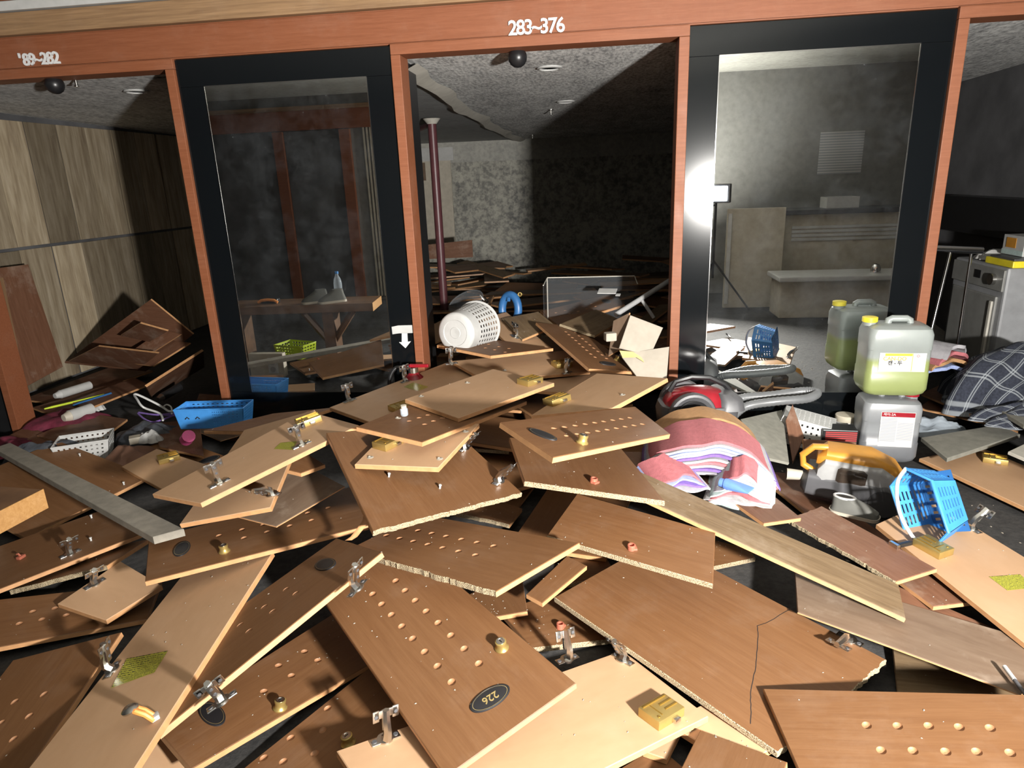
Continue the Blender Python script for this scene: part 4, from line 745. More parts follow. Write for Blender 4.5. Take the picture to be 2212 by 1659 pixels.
# left bay
wb3('cupboard_panel', 'tall orange-brown panel leaning on the plank wall at the left edge', 'panel', [atx(-12, 580, -4.3), atx(61, 571, -4.3), atx(137, 792, -4.2), atx(30, 850, -4.2)], .02, 'red')
wb3('wooden_strip', 'pale upright strip in front of the tall brown panel at left', 'strip', [atx(-6, 600, -4.15), atx(4, 600, -4.15), atx(38, 760, -4.15), atx(26, 762, -4.15)], .01, 'cornice')
LS = [([(140, 782), (318, 800), (420, 720), (328, 645)], [.15, .12, 0, .76], 'dark collapsed back panel sloping up to the plank wall in the left bay'),
      ([(150, 778), (300, 795), (345, 760), (215, 745)], [.2, .2, 0, .42], 'dark board low on the collapsed panel in the left bay'),
      ([(262, 722), (325, 735), (365, 712), (305, 695)], [.48, .44, 0, .62], 'dark shelf end high on the collapsed panel in the left bay'),
      ([(264, 772), (300, 780), (390, 722), (350, 712)], [.3, .28, 0, .52], 'brown slat across the collapsed panel in the left bay'),
      ([(290, 785), (330, 790), (410, 740), (372, 735)], [.26, .26, 0, .42], 'brown slat right of the other on the collapsed panel in the left bay')]
for q, z, lb in LS: qb('wooden_board', lb, 'board', q, z, .015, 'red')
qb('wooden_board', 'brown board on edge with a pale top in the left bay, beside the post', 'board', [(312, 832), (325, 856), (438, 790), (436, 754)], [.34, .12, .1, .42], .018, 'red')
for q, z, lb in (([(50, 862), (120, 872), (330, 800), (240, 792)], .06, 'brown board on the floor of the left bay under the tall panel'),
                 ([(70, 880), (110, 895), (300, 832), (262, 822)], .1, 'long orange-brown board on the left bay floor beside the white roll'),
                 ([(150, 868), (195, 880), (320, 830), (290, 815)], .13, 'dark board right of the white roll in the left bay'),
                 ([(80, 940), (180, 975), (275, 905), (190, 892)], .09, 'dark brown board in front of the white bottle at left'),
                 ([(-20, 960), (80, 1000), (110, 940), (60, 920)], .08, 'dark reddish board at the left edge under the grey bag'),
                 ([(325, 915), (345, 965), (440, 985), (430, 905)], .1, 'dusty brown panel behind the small tan lock board at left'),
                 ([(430, 850), (420, 880), (505, 885), (500, 855)], .1, 'dark brown board behind the blue tray at left')):
    qb('wooden_board', lb, 'board', q, z, .015, 'red')
# dark boards buried in the heap and in the middle bay
random.seed(21)
for k in range(26):
    x, y = random.uniform(-.75, .1), (random.uniform(-1.0, .5) if k < 12 else random.uniform(.0, 1.3)); w, l = random.choice(((.38, .88), (.3, .6), (.4, .7))); a = random.uniform(0, PI)
    hz = .03+.02*(k % 13)+(.0 if k < 13 else .12)
    M = TR(x, y, hz) @ RZ(a) @ RX(random.uniform(-.01, .01))
    tag(link('buried_board', panel_mesh([(-l/2, -w/2), (l/2, -w/2), (l/2, w/2), (-l/2, w/2)], .018, 'eeee', 'front', 'back', [], k), None, M), 'dark brown board buried inside the central heap', 'board', 'boards buried under the central heap')
FARMESH = [panel_mesh([(-l/2, -w/2), (l/2, -w/2), (l/2, w/2), (-l/2, w/2)], .02, 'eeee', a_, b_, [], k) for k, (l, w, a_, b_) in enumerate(((1.1, .35, 'red', 'back'), (.9, .38, 'front', 'back'), (1.5, .16, 'walnut', 'walnut'), (1.2, .3, 'greybrown', 'greybrown'), (.8, .12, 'back', 'front')))]
for k in range(110):
    y = random.uniform(1.1, 5.6); x = random.uniform(-2.3, 1.1); top = .18+.13*min(1, (y-1)/1.6)+.04*min(3, max(0, y-2.6)); z = random.uniform(.03, top)
    M = TR(x, y, z) @ RZ(random.gauss(0, .5) if random.random() < .75 else random.uniform(0, PI)) @ RX(random.gauss(0, .1)) @ RY(random.gauss(0, .05))
    tag(link('loose_board', FARMESH[random.choice((0, 0, 1, 1, 2, 2, 3, 4))], None, M), 'loose dark board in the low heap covering the middle bay floor', 'board', 'boards covering the middle bay floor')
wb3('wooden_board', 'brown panel standing at the back left of the middle bay behind the pipe', 'panel', [aty(905, 560, 4.6), aty(910, 530, 4.6), aty(1020, 518, 4.6), aty(1022, 555, 4.6)], .02, 'red')
for k in range(8):
    x, y = (-.6+.22*k, -.1-.04*(k % 3))
# ------------------------------------------------------------------ jugs
def jug(label, M, mat, w, d, h, capmat, neckx):
    t = thing('plastic_jug', label, 'jug', M); a, c = w/2, d/2
    MB().loft([(0, a*.86, c*.8, .5), (.012, a*.95, c*.92, .4), (.035, a, c, .32), (h*.30, a, c, .3), (h*.31, a*.985, c*.975, .3), (h*.60, a*.985, c*.975, .3), (h*.61, a, c, .3), (h*.80, a, c, .3), (h*.87, a*.95, c*.93, .38), (h*.90, a*.84, c*.74, .5), (h*.91, a*.6, c*.5, .6)]).build('body', mat, t, True)
    MB().tube([(-a*.28, 0, h*.89), (-a*.26, 0, h*.945), (-a*.16, 0, h*.965), (a*.3, 0, h*.965), (a*.4, 0, h*.945), (a*.42, 0, h*.89)], .017, n=10).build('handle', mat, t, True)
    MB().lathe([(.03, h*.88), (.03, h*.93)], M=TR(neckx, 0, 0), n=20).build('neck', mat, t, True)
    MB().lathe([(.034, h*.925), (.036, h*.93), (.036, h*.985), (.03, h*.99), (0, h*.99)], M=TR(neckx, 0, 0), n=24).build('cap', capmat, t, True)
    return t
def facequad(name, x0, x1, z0, z1, y, mat, parent, th=.0012, uv=False):
    o = MB().add([(x0, y, z0), (x1, y, z0), (x1, y, z1), (x0, y, z1)], [(0, 1, 2, 3)]).build(name, mat, parent)
    if uv: quad_uv(o)
    return o
jl = jug('lower white jug with greyish liquid and a red-banded label, under the yellow one', TR(1.485, -.235, .045) @ RZ(-.12), 'jug_grey', .272, .21, .36, 'redplastic', .1)
lb = facequad('label', -.055, .1, .09, .275, -.1055, 'white', jl)
facequad('red_band', -.053, .098, .25, .273, -.106, 'redplastic', lb); facequad('print', -.05, .02, .115, .245, -.106, 'smallprint', lb, uv=True); facequad('print', .024, .095, .125, .22, -.106, 'smallprint', lb, uv=True); facequad('frame_strip', -.05, .095, .094, .112, -.106, 'smallprint', lb)
tm = text_mesh('제이-2A', .017, .0001); tm.materials.append(MATS['letter']); link('lettering', tm, lb, TR(-.018, -.1065, .2615) @ RX(PI/2))
ju = jug('upper white jug half full of yellow liquid with a yellow cap', TR(1.475, -.235, .402) @ RZ(-.06), 'jug_yellow', .292, .21, .385, 'yellow', -.125)
lb = facequad('label', -.095, .115, .128, .222, -.1055, 'white', ju)
facequad('yellow_band', -.07, .052, .207, .22, -.106, 'yellow', lb); facequad('yellow_rule', .053, .0555, .13, .221, -.106, 'yellow', lb); facequad('print', -.09, .05, .132, .158, -.106, 'smallprint', lb, uv=True); facequad('print', .062, .11, .14, .19, -.106, 'smallprint', lb, uv=True)
tm = text_mesh('CAN-DO', .026, .0001, .0005); tm.materials.append(MATS['hookorange']); link('lettering', tm, lb, TR(-.025, -.1065, .193) @ RX(PI/2))
tm = text_mesh('캔 - 두', .024, .0001, .0006); tm.materials.append(MATS['black']); link('lettering', tm, lb, TR(-.022, -.1065, .171) @ RX(PI/2))
tm = text_mesh('◇', .016, .0001); tm.materials.append(MATS['redplastic']); link('hazard_mark', tm, lb, TR(.078, -.1065, .207) @ RX(PI/2))
# ------------------------------------------------------------------ vacuum cleaner
vc = thing('vacuum_cleaner', 'red and black canister vacuum cleaner with grey hose at the middle post', 'vacuum', TR(.51, -.34, .235) @ RZ(.12))
MB().loft([(0, .16, .11, .5), (.03, .19, .125, .6), (.1, .2, .13, .7), (.14, .19, .125, .75)]).build('base', 'darkgrey', vc, True)
MB().loft([(.135, .17, .115, .75), (.17, .155, .1, .8), (.2, .12, .08, .9), (.215, .07, .05, 1.0), (.22, .03, .02, 1)]).build('hood', 'redplastic', vc, True)
MB().loft([(.12, .07, .128, .6, .15, 0), (.17, .06, .118, .7, .15, 0), (.2, .04, .09, .8, .13, 0)]).build('collar', 'darkgrey', vc, True)
for s in (-1, 1):
    wh = MB().lathe([(0, 0), (.06, .004), (.075, .012), (.09, .02), (.1, .018), (.105, .0), (.1, -.02)], M=TR(-.05, s*.118, .105) @ RX(-s*PI/2) @ Matrix.Scale(1.15, 4), n=32).build('wheel', 'darkgrey', vc, True)
    MB().lathe([(.062, .0215), (.07, .023), (.074, .02)], M=TR(-.05, s*.118, .105) @ RX(-s*PI/2) @ Matrix.Scale(1.15, 4), n=32).build('wheel_ring', 'black', wh, True)
MB().tube([(-.14, 0, .2), (-.11, 0, .25), (-.03, 0, .272), (.06, 0, .265), (.14, 0, .225), (.19, 0, .17), (.215, 0, .1)], .014, n=8).build('carry_handle', 'black', vc, True)
def smooth_path(P, n=10):
    out = []
    for i in range(len(P)-1):
        p0, p1, p2, p3 = V(P[max(0, i-1)]), V(P[i]), V(P[i+1]), V(P[min(len(P)-1, i+2)])
        for k in range(n):
            t = k/n; out.append(.5*((2*p1)+(p2-p0)*t+(2*p0-5*p1+4*p2-p3)*t*t+(3*p1-p0-3*p2+p3)*t**3))
    return out+[V(P[-1])]
hp = smooth_path([V((.0, 0, 0)), V((.06, .02, .02)), V((.2, .03, .03)), V((.36, .04, .05)), V((.42, .0, .055)), V((.36, -.05, .04)), V((.2, -.07, .03)), V((.06, -.06, .0)), V((-.02, -.1, -.05))], 14)
rr = [.021+.0022*(i % 2) for i in range(len(hp))]
MB().tube(hp, rr, n=12).build('hose', 'hose', vc, True, M=RZ(-.12) @ TR(.2, .1, .1))
wd_ = thing('vacuum_wand', 'grey vacuum tube leaning in the dark behind the white paper', 'tube', Matrix())
a, c = aty(1330, 680, .35), aty(1480, 585, .75); MB().cyl(a, c, .016, n=12).build('tube', 'grey', wd_, True); m_ = a.lerp(c, .35); MB().cyl(m_, m_+V((.08, 0, -.12)), .011, n=8).build('bracket', 'grey', wd_, True)
# ------------------------------------------------------------------ towels
def shell(t, name, mat, a, H, th, y0, y1, x0=0, drop=0., ph=0., nx=30, ny=10, pw=.62):
    top = []; bot = []
    for j in range(ny+1):
        y = y0+(y1-y0)*j/ny
        for i in range(nx+1):
            u = -1+2*i/nx; x = x0+a*u; h = H*max(0, 1-abs(u)**2.3)**pw-drop*max(0, u)**2
            h += (.006*math.sin(5*u+ph*.4+2.5*j/ny)+.003*math.sin(13*u+ph*.5+1.3*j/ny))*min(1, H/.1)
            yy = y+.012*math.sin(5*u+ph)
            top.append((x, yy, h)); bot.append((x, yy+.002, h-th))
    w = nx+1; K = len(top); fs = []
    for j in range(ny):
        for i in range(nx): q = (j*w+i, j*w+i+1, (j+1)*w+i+1, (j+1)*w+i); fs.append(q); fs.append(tuple(k+K for k in q[::-1]))
    for i in range(nx): fs.append((i, i+K, i+1+K, i+1)); k = ny*w+i; fs.append((k, k+1, k+1+K, k+K))
    for j in range(ny): k = j*w; fs.append((k, k+w, k+w+K, k+K)); k = j*w+nx; fs.append((k, k+K, k+w+K, k+w))
    return MB().add(top+bot, fs).build(name, mat, t, True)
tw = thing('towel', 'folded pink towel with white, blue and purple border on the boards', 'towel', TR(.47, -1.02, .275) @ RZ(-.08))
for k, (mt, a, H, y0) in enumerate((('pinkcloth', .27, .155, -.02), ('whitecloth', .275, .142, -.035), ('bluecloth', .277, .13, -.045), ('whitecloth', .278, .118, -.05), ('purplecloth', .28, .106, -.06), ('whitecloth', .278, .088, -.062), ('pinkcloth', .27, .076, -.064), ('whitecloth', .265, .064, -.066), ('purplecloth', .262, .05, -.068), ('whitecloth', .26, .036, -.07))):
    shell(tw, 'fold', mt, a, H, .011, y0, .26, 0, .02, k*.35)
tw = thing('towel', 'pink towel folded over at the left end of the pile', 'towel', TR(.31, -1.15, .30) @ RZ(.35) @ RX(.15))
for k, (mt, a, H, y0) in enumerate((('pinkcloth', .11, .06, -.05), ('bluecloth', .115, .045, -.065), ('purplecloth', .12, .032, -.075), ('whitecloth', .125, .018, -.09))): shell(tw, 'fold', mt, a, H, .01, y0, .12, 0, 0, k, 18, 6)
tw = thing('towel', 'crumpled pink and mint towel hanging at the front of the pile', 'towel', TR(.575, -1.16, .268) @ RZ(-.25) @ RX(.2))
for k, (mt, a, H, y0) in enumerate((('pinkcloth', .085, .105, -.03), ('mintcloth', .1, .09, -.05), ('whitecloth', .11, .078, -.07), ('mintcloth', .12, .066, -.085), ('pinkcloth', .122, .052, -.095), ('greycloth', .126, .04, -.105), ('whitecloth', .128, .028, -.11), ('mintcloth', .13, .016, -.12))): shell(tw, 'fold', mt, a, H, .01, y0, .1, .0, 0, k*.7, 20, 6)
tw = thing('towel', 'orange-topped towel folded with flowered white cloth behind the pink towel', 'towel', TR(.5, -.78, .26) @ RZ(.02))
for k, (mt, a, H, y0) in enumerate((('orangecloth', .27, .165, .03), ('pinkcloth', .268, .15, .01), ('whitecloth', .272, .142, -.02), ('pinkcloth', .27, .125, -.03), ('whitecloth', .272, .118, -.06), ('mintcloth', .27, .1, -.07), ('whitecloth', .268, .085, -.1))): shell(tw, 'fold', mt, a, H, .011, y0, .2, 0, .03, k*.5)
tw = thing('towel', 'thin grey cloth spread under the front of the towel pile', 'cloth', TR(.56, -1.2, .258) @ RZ(-.3)); shell(tw, 'sheet', 'greycloth', .13, .02, .006, -.06, .12, 0, 0, 2)
# blue tube of cream
c0 = atz(1592, 1062, .308)
tu = thing('cream_tube', 'blue squeeze tube lying in front of the towels', 'tube', TR(c0) @ RZ(.95))
MB().loft([(0, .021, .021, 1), (.01, .024, .022, 1), (.05, .026, .016, 1), (.1, .03, .004, 1), (.105, .03, .002, 1)], M=RX(PI/2) @ TR(0, .02, -.05)).build('body', 'tubeblue', tu, True)
MB().loft([(-.02, .017, .017, 1), (0, .018, .018, 1)], M=RX(PI/2) @ TR(0, .02, -.05)).build('cap', 'tubeblue', tu, True)
# ------------------------------------------------------------------ orange floor machine, blue basket, sneaker
sm = thing('steam_cleaner', 'orange and grey portable cleaner lying beside the blue basket', 'cleaner', TR(1.13, -.74, .055) @ RZ(-.32) @ RY(.1) @ Matrix.Scale(1.12, 4))
L_ = RY(PI/2)
MB().loft([(-.17, .03, .06, .6, -.045, 0), (-.15, .05, .085, .5, -.05, 0), (0, .06, .095, .45, -.055, 0), (.13, .06, .095, .45, -.055, 0), (.19, .045, .075, .6, -.05, 0)], M=L_).build('base', 'darkgrey', sm, True)
MB().loft([(-.12, .03, .08, .5, -.1, 0), (-.1, .055, .088, .45, -.115, 0), (.1, .06, .09, .45, -.12, 0), (.17, .045, .075, .6, -.1, 0)], M=L_).build('side_shell', 'grey', sm, True)
MB().loft([(-.13, .02, .05, .6, -.15, 0), (-.1, .034, .072, .6, -.165, 0), (.06, .036, .075, .6, -.175, 0), (.15, .028, .065, .7, -.155, 0), (.19, .012, .04, .8, -.13, 0)], M=L_).build('top_shell', 'orange', sm, True)
MB().loft([(-.05, .032, .0925, .5, -.118, -.0), (-.04, .042, .0935, .5, -.118, 0), (.04, .042, .0945, .5, -.122, 0), (.055, .03, .0935, .5, -.122, 0)], M=L_).build('window', 'smoke', sm, True)
MB().tube([(-.1, -.02, .2), (-.15, -.03, .195), (-.185, -.03, .15), (-.175, -.03, .11), (-.13, -.03, .09)], .014, n=10).build('handle', 'orange', sm, True)
MB().cyl((-.17, -.03, .06), (-.23, -.04, .055), .02, .024, n=16).build('nozzle', 'cream', sm, True)
for y in (-.085, .085): MB().cyl((.13, y-.012, .04), (.13, y+.012, .04), .055, n=24).build('wheel', 'rubber', sm, True)
bk = thing('shower_basket', 'blue slotted shower basket lying on its side with a white handle', 'basket', frame(V((1.175, -1.315, .288)), V((.25, -.42, -.87)), V((-.86, -.48, .02))) @ Matrix.Scale(1.03, 4))
R_ = [(.145, 0), (.09, .085), (-.09, .085), (-.145, 0), (-.09, -.085), (.09, -.085)]
for i in range(6):
    a, c = R_[i], R_[(i+1) % 6]; k = .78
    MB().lattice([(a[0]*k, a[1]*k, -.13), (c[0]*k, c[1]*k, -.13), (c[0], c[1], .0), (a[0], a[1], .0)], 2 if i not in (1, 4) else 3, 6, .72, .42, .003, border=.1).build('side', 'bluebright', bk)
MB().lattice([(-.11, -.066, -.13), (.11, -.066, -.13), (.11, .066, -.13), (-.11, .066, -.13)], 8, 4, .4, .75, .003).build('bottom', 'blue', bk)
MB().tube([(p[0], p[1], 0) for p in R_], .006, closed=True, n=8).build('rim', 'bluebright', bk, True)
MB().tube(smooth_path([V((.145, 0, 0)), V((.1, -.01, .05)), V((0, -.02, .07)), V((-.1, -.01, .05)), V((-.145, 0, 0))], 8), .0065, n=8).build('handle', 'white', bk, True)
rz = thing('razor', 'small black razor inside the blue basket', 'razor', TR(1.1, -1.4, .186) @ RZ(.4)); MB().box((0, 0, 0), (.07, .016, .014), bev=.004).build('grip', 'black', rz); MB().box((-.04, 0, .004), (.014, .04, .02), bev=.003).build('head', 'steel', rz)
shx = thing('sneaker', 'grey sneaker with white lining in front of the orange cleaner', 'shoe', TR(1.08, -1.0, .09) @ RZ(2.6) @ Matrix.Diagonal((.8, .8, .66, 1)))
MB().loft([(0, .12, .045, .8), (.022, .122, .047, .8)]).build('sole', 'cream', shx, True)
MB().loft([(.02, .118, .044, .8), (.045, .112, .043, .8), (.075, .09, .04, .8, .02, 0), (.1, .06, .036, .8, .05, 0), (.112, .055, .034, .8, .055, 0)]).build('upper', 'shoe', shx, True)
MB().tube([(.055+.05*math.cos(t), .03*math.sin(t), .112) for t in [2*PI*k/16 for k in range(16)]], .008, n=8, closed=True).build('collar', 'white', shx, True)
MB().loft([(.1135, .045, .024, .9, .055, 0), (.114, .045, .024, .9, .055, 0)]).build('insole', 'black', shx)
# white basket, jar and box by the jugs
plainbasket('storage_basket', 'white perforated basket lying upside down left of the jugs', TR(1.13, -.17, .23) @ RZ(-.35) @ RY(.18) @ RX(PI), .3, .2, .14, 'white', 9, 4, .86, .35, .35)
jr = thing('plastic_jar', 'white jar with a beige lid left of the lower jug', 'jar', TR(1.335, -.1, .1))
MB().lathe([(.05, 0), (.055, .01), (.055, .07), (.05, .085), (.046, .09)], n=28).build('body', 'white', jr, True); MB().lathe([(.05, .088), (.052, .092), (.052, .118), (.048, .122), (0, .123)], n=28).build('lid', 'jarlid', jr, True); MB().lathe([(.0556, .012), (.0556, .05)], n=28).build('wrapper', 'hookorange', jr, True)
tb_ = thing('battery_box', 'black box with red bands left of the lower jug', 'box', TR(1.245, -.26, .12) @ RZ(-.08)); MB().box((0, 0, .045), (.17, .1, .09), bev=.004).build('box', 'black', tb_)
o = facequad('red_bands', -.07, .08, .015, .08, -.0505, 'redbands', tb_, uv=True)
# crumpled clear bag right of jugs
def mound(name, label, cat, M, a, c, h, mat, seed, n=16, sharp=1., uv=False):
    rnd = random.Random(seed); ph = [rnd.uniform(0, 6) for _ in range(8)]; vs_ = []; uvs = []
    for j in range(n+1):
        for i in range(n+1):
            u, v = -1+2*i/n, -1+2*j/n; x, y = u*math.sqrt(1-v*v/2), v*math.sqrt(1-u*u/2); r = min(1, math.hypot(x, y))
            z = h*(1-r**2.2)**.6 if r < 1 else 0
            z += sharp*h*.16*(math.sin(4*x+5*y+ph[0])+math.sin(9*x-4*y+ph[1])*.6+math.sin(14*y+6*x+ph[2])*.35)*(1-r**4)
            k = 1+.1*math.sin(5*math.atan2(y, x)+ph[3])+.06*math.sin(11*math.atan2(y, x)+ph[4]); vs_.append((x*a*k, y*c*k, max(.002, z))); uvs.append((i/n, j/n))
    w = n+1; fs = [(j*w+i, j*w+i+1, (j+1)*w+i+1, (j+1)*w+i) for j in range(n) for i in range(n)]
    per = [i for i in range(w)]+[j*w+n for j in range(1, w)]+[n*w+i for i in range(n-1, -1, -1)]+[j*w for j in range(n-1, 0, -1)]
    fs.append(tuple(per[::-1])); mb = MB().add(vs_, fs); o = mb.build(name, mat, None, True, M)
    if uv:
        l = o.data.uv_layers.new(name='UVMap')
        for p in o.data.polygons:
            for li in p.loop_indices: l.data[li].uv = uvs[o.data.loops[li].vertex_index]
    return tag(o, label, cat)
mound('plastic_bag', 'crumpled clear plastic bag behind the foam mat at right', 'bag', TR(1.88, .06, .06), .15, .1, .07, 'bottle', 4, sharp=1.6)
mound('plaid_blanket', 'dark blue plaid blanket heaped at the right edge', 'blanket', TR(2.36, .22, .17) @ RZ(.45), .42, .34, .34, 'plaid', 9, 40, .45, True)
mound('plaid_blanket', 'fringe of the plaid blanket spread on the boards at right', 'blanket', TR(2.28, -.12, .2) @ RZ(.1), .33, .14, .09, 'plaid', 12, 30, .8, True)
# ------------------------------------------------------------------ right bay
wm = thing('washing_machine', 'grey front-loading machine against the right bay wall', 'appliance', TR(2.66, .98, .12))
MB().box((0, 0, .38), (.42, .62, .76), bev=.015).build('cabinet', 'appliance', wm); MB().box((-.216, 0, .68), (.014, .6, .13), bev=.004).build('control_panel', 'appliance_dark', wm)
dr_ = MB().box((-.218, 0, .33), (.018, .52, .5), bev=.012).build('door', 'appliance_dark', wm); MB().box((-.232, -.23, .33), (.014, .03, .44), bev=.006).build('door_trim', 'whiteedge', dr_)
MB().cyl((-.22, -.2, .68), (-.245, -.2, .68), .035, n=24).build('dial', 'steel', wm, True); MB().box((-.224, -.02, .69), (.006, .07, .05)).build('display', 'black', wm)
yt = thing('yellow_tray', 'yellow-edged tray on top of the machine', 'tray', TR(2.56, .8, .882)); MB().box((0, 0, .02), (.2, .3, .04), bev=.006).build('tray', 'yellow', yt); MB().box((0, 0, .045), (.17, .26, .012), bev=.004).build('contents', 'darkgrey', yt)
mound('plastic_bag', 'crumpled pale bag behind the yellow tray on the machine', 'bag', TR(2.62, 1.1, .884), .14, .1, .06, 'white', 6)
mb_ = thing('medicine_box', 'small box with green and ochre print above the yellow tray', 'box', TR(2.64, .86, .935)); MB().box((0, 0, .06), (.16, .22, .12), bev=.003).build('box', 'white', mb_); MB().box((-.082, 0, .018), (.002, .22, .03)).build('green_band', 'mintcloth', mb_); MB().box((-.0825, .02, .075), (.002, .1, .06)).build('picture', 'orange', mb_)
wt = struct(MB().box((2.83, 1.3, 1.12), (.16, 1.8, .26)).build('wall_niche_shade', 'black')); wt['kind'] = 'structure'  # solid black block, the niche's shade put in as colour
rk = thing('towel_rail', 'chrome folding towel rail behind the upper jug', 'rail', Matrix())
pA, pB = aty(1990, 536, .5), aty(2122, 541, .5); MB().cyl(pA, pB, .02, n=14).build('bar', 'chrome', rk, True)
q0, q1 = aty(2054, 540, .5), aty(2004, 745, .42); MB().cyl(q0, q0+(q1-q0)*1.9, .008, n=10).build('leg', 'chrome', rk, True)
q0, q1 = aty(2098, 548, .5), aty(2063, 780, .5); MB().cyl(q0, q0+(q1-q0)*1.55, .008, n=10).build('leg', 'chrome', rk, True)
for k, (mt, dz) in enumerate((('bluecloth', 0), ('orangecloth', .035), ('pinkcloth', .06), ('whitecloth', .1))):
    c0 = aty(2032, 785-k*14, .35); s_ = thing('folded_cloth', ['blue folded cloth at the bottom of the small stack behind the upper jug', 'orange folded cloth in the small stack behind the upper jug', 'pink folded cloth in the small stack behind the upper jug', 'white crumpled cloth on the small stack behind the upper jug'][k], 'cloth', TR(c0.x, c0.y, c0.z-.04) @ RZ(.2*k)); shell(s_, 'fold', mt, .11, .05, .02, -.1, .1, 0, 0, k, 16, 6)
qb('wooden_board', 'white-edged board behind the small cloth stack in the right bay', 'board', [(2005, 720), (2085, 770), (2095, 755), (2020, 700)], [.2, .1, .1, .2], .02, 'whiteedge')
# ------------------------------------------------------------------ things on the far side of the heap
wbk = thing('waste_basket', 'white round perforated basket lying on its side in the heap', 'basket', frame(aty(984, 719, .06), V((0, 0, 1)), V((-.3, -.95, .06))) @ Matrix.Scale(1.06, 4))
n_ = 40
MB().lathe([(0, .004), (.03, .006), (.032, .003), (.07, .003), (.073, .006), (.098, .004), (.108, -.002), (.112, -.012)], n=n_).build('base', 'white', wbk, True)
MB().lathe([(.112, -.012), (.117, -.07)], n=n_).build('collar', 'white', wbk, True)
w_ = MB()
for k in range(26):
    a0, a1 = 2*PI*k/26, 2*PI*(k+1)/26; r0, r1 = .117, .14
    w_.lattice([(r0*math.cos(a0), r0*math.sin(a0), -.07), (r0*math.cos(a1), r0*math.sin(a1), -.07), (r1*math.cos(a1), r1*math.sin(a1), -.26), (r1*math.cos(a0), r1*math.sin(a0), -.26)], 1, 7, .55, .5, .002, border=.03)
w_.build('pierced_wall', 'white', wbk); MB().tube([(.142*math.cos(2*PI*k/n_), .142*math.sin(2*PI*k/n_), -.26) for k in range(n_)], .007, closed=True, n=8).build('rim', 'white', wbk, True)
br = thing('swim_ring', 'blue plastic ring standing in the dark behind the heap', 'ring', frame(aty(1102, 668, .9), V((0, 0, 1)), V((-.55, -.8, .1)))); MB().tube([(.1*math.cos(2*PI*k/28), .075*math.sin(2*PI*k/28), 0) for k in range(28)], .028, closed=True, n=12).build('ring', 'blue', br, True); MB().box((.07, .0, .02), (.03, .02, .02), bev=.004).build('valve', 'blue', br)
ac = thing('acrylic_box', 'clear acrylic display case in the dark behind the heap', 'case', Matrix())
pa = [aty(1175, 614, .75), aty(1205, 607, 1.0), aty(1410, 648, .95)]; zt = pa[0].z
xa, ya, xb_, yb = pa[0].x, .7, pa[2].x-.12, 1.05
for (c, s) in (((xa, (ya+yb)/2, zt-.15), (.006, yb-ya, .3)), (((xa+xb_)/2, yb, zt-.15), (xb_-xa, .006, .3)), ((xb_, (ya+yb)/2, zt-.15), (.006, yb-ya, .3))): MB().box(c, s).build('wall', 'clear', ac)
MB().tube([(xa, ya, zt), (xa, yb, zt), (xb_, yb, zt), (xb_, ya, zt)], .004, n=6).build('edge', 'whiteedge', ac); MB().cyl((xa, yb, zt-.3), (xa, yb, zt), .004, n=6).build('edge', 'whiteedge', ac)
c0 = aty(1312, 629, .68); sv = thing('paper_scrap', 'torn white paper scrap on the rim of the clear case', 'paper', TR(c0) @ RZ(-.2) @ RX(.3)); MB().box((0, 0, 0), (.12, .07, .006), bev=.002).build('scrap', 'white', sv); MB().box((.07, -.01, -.02), (.03, .03, .004), bev=.001).build('corner', 'white', sv)
c0 = aty(1010, 657, .5); ld_ = thing('clear_lid', 'round clear plastic lid leaning behind the white basket', 'lid', frame(c0, V((1, 0, .5)), V((-.2, -.75, .6)))); MB().lathe([(0, 0), (.1, .0), (.115, .012), (.12, .03)], n=28, sy=.6).build('bowl', 'clear', ld_, True); MB().tube([(.12*math.cos(2*PI*k/28), .072*math.sin(2*PI*k/28), .03) for k in range(28)], .004, closed=True, n=6).build('rim', 'clear', ld_, True)
c0 = aty(1123, 636, .9); ks = thing('key_ring', 'small brass ring tag in the dark behind the blue ring', 'tag', frame(c0, V((1, 0, 0)), V((0, -1, .3)))); MB().tube([(.012*math.cos(2*PI*k/14), .012*math.sin(2*PI*k/14), 0) for k in range(14)], .004, closed=True, n=6).build('ring', 'brass', ks, True)
qb('wooden_board', 'small dark board with orange end below the paper scrap', 'board', [(1238, 640), (1262, 648), (1300, 640), (1285, 622)], [.52, .5, .5, .56], .016, 'front')
# torn white boards and foam at the post
for k, (q, y, lb) in enumerate((([(1362, 680), (1337, 752), (1405, 768), (1432, 708)], (-.02, -.12, -.12, -.02), 'upright torn white paperboard leaning at the right of the heap'), ([(1338, 765), (1375, 812), (1440, 818), (1446, 748)], (-.12, -.2, -.2, -.1), 'lower torn white paperboard by the middle post'), ([(1322, 692), (1316, 770), (1342, 750), (1362, 676)], (.04, .0, -.05, .02), 'side of the torn white paperboard by the middle post, shade painted grey-brown'))):
    P4 = [aty(a[0], a[1], yy) for a, yy in zip(q, y)]; wb3('paper_board', lb, 'paperboard', P4, .012, 'paper' if k < 2 else 'greybrown')  # the third sheet has its shade put in as a grey-brown colour
c0 = aty(1318, 727, -.1); fm = thing('foam_block', 'small cream foam block beside the torn paperboard', 'foam', TR(c0) @ RZ(.3)); MB().box((0, 0, 0), (.06, .05, .045), bev=.006).build('block', 'paper', fm)
c0 = aty(1375, 765, -.16); tp_ = thing('tape_strip', 'curled yellow tape strip on the torn paperboard', 'tape', Matrix()); MB().add([aty(a, b_, -.16) for a, b_ in ((1338, 757), (1345, 773), (1375, 772), (1392, 783), (1386, 772), (1368, 760))], [(0, 1, 2, 5), (5, 2, 3, 4)]).build('strip', 'gold', tp_)
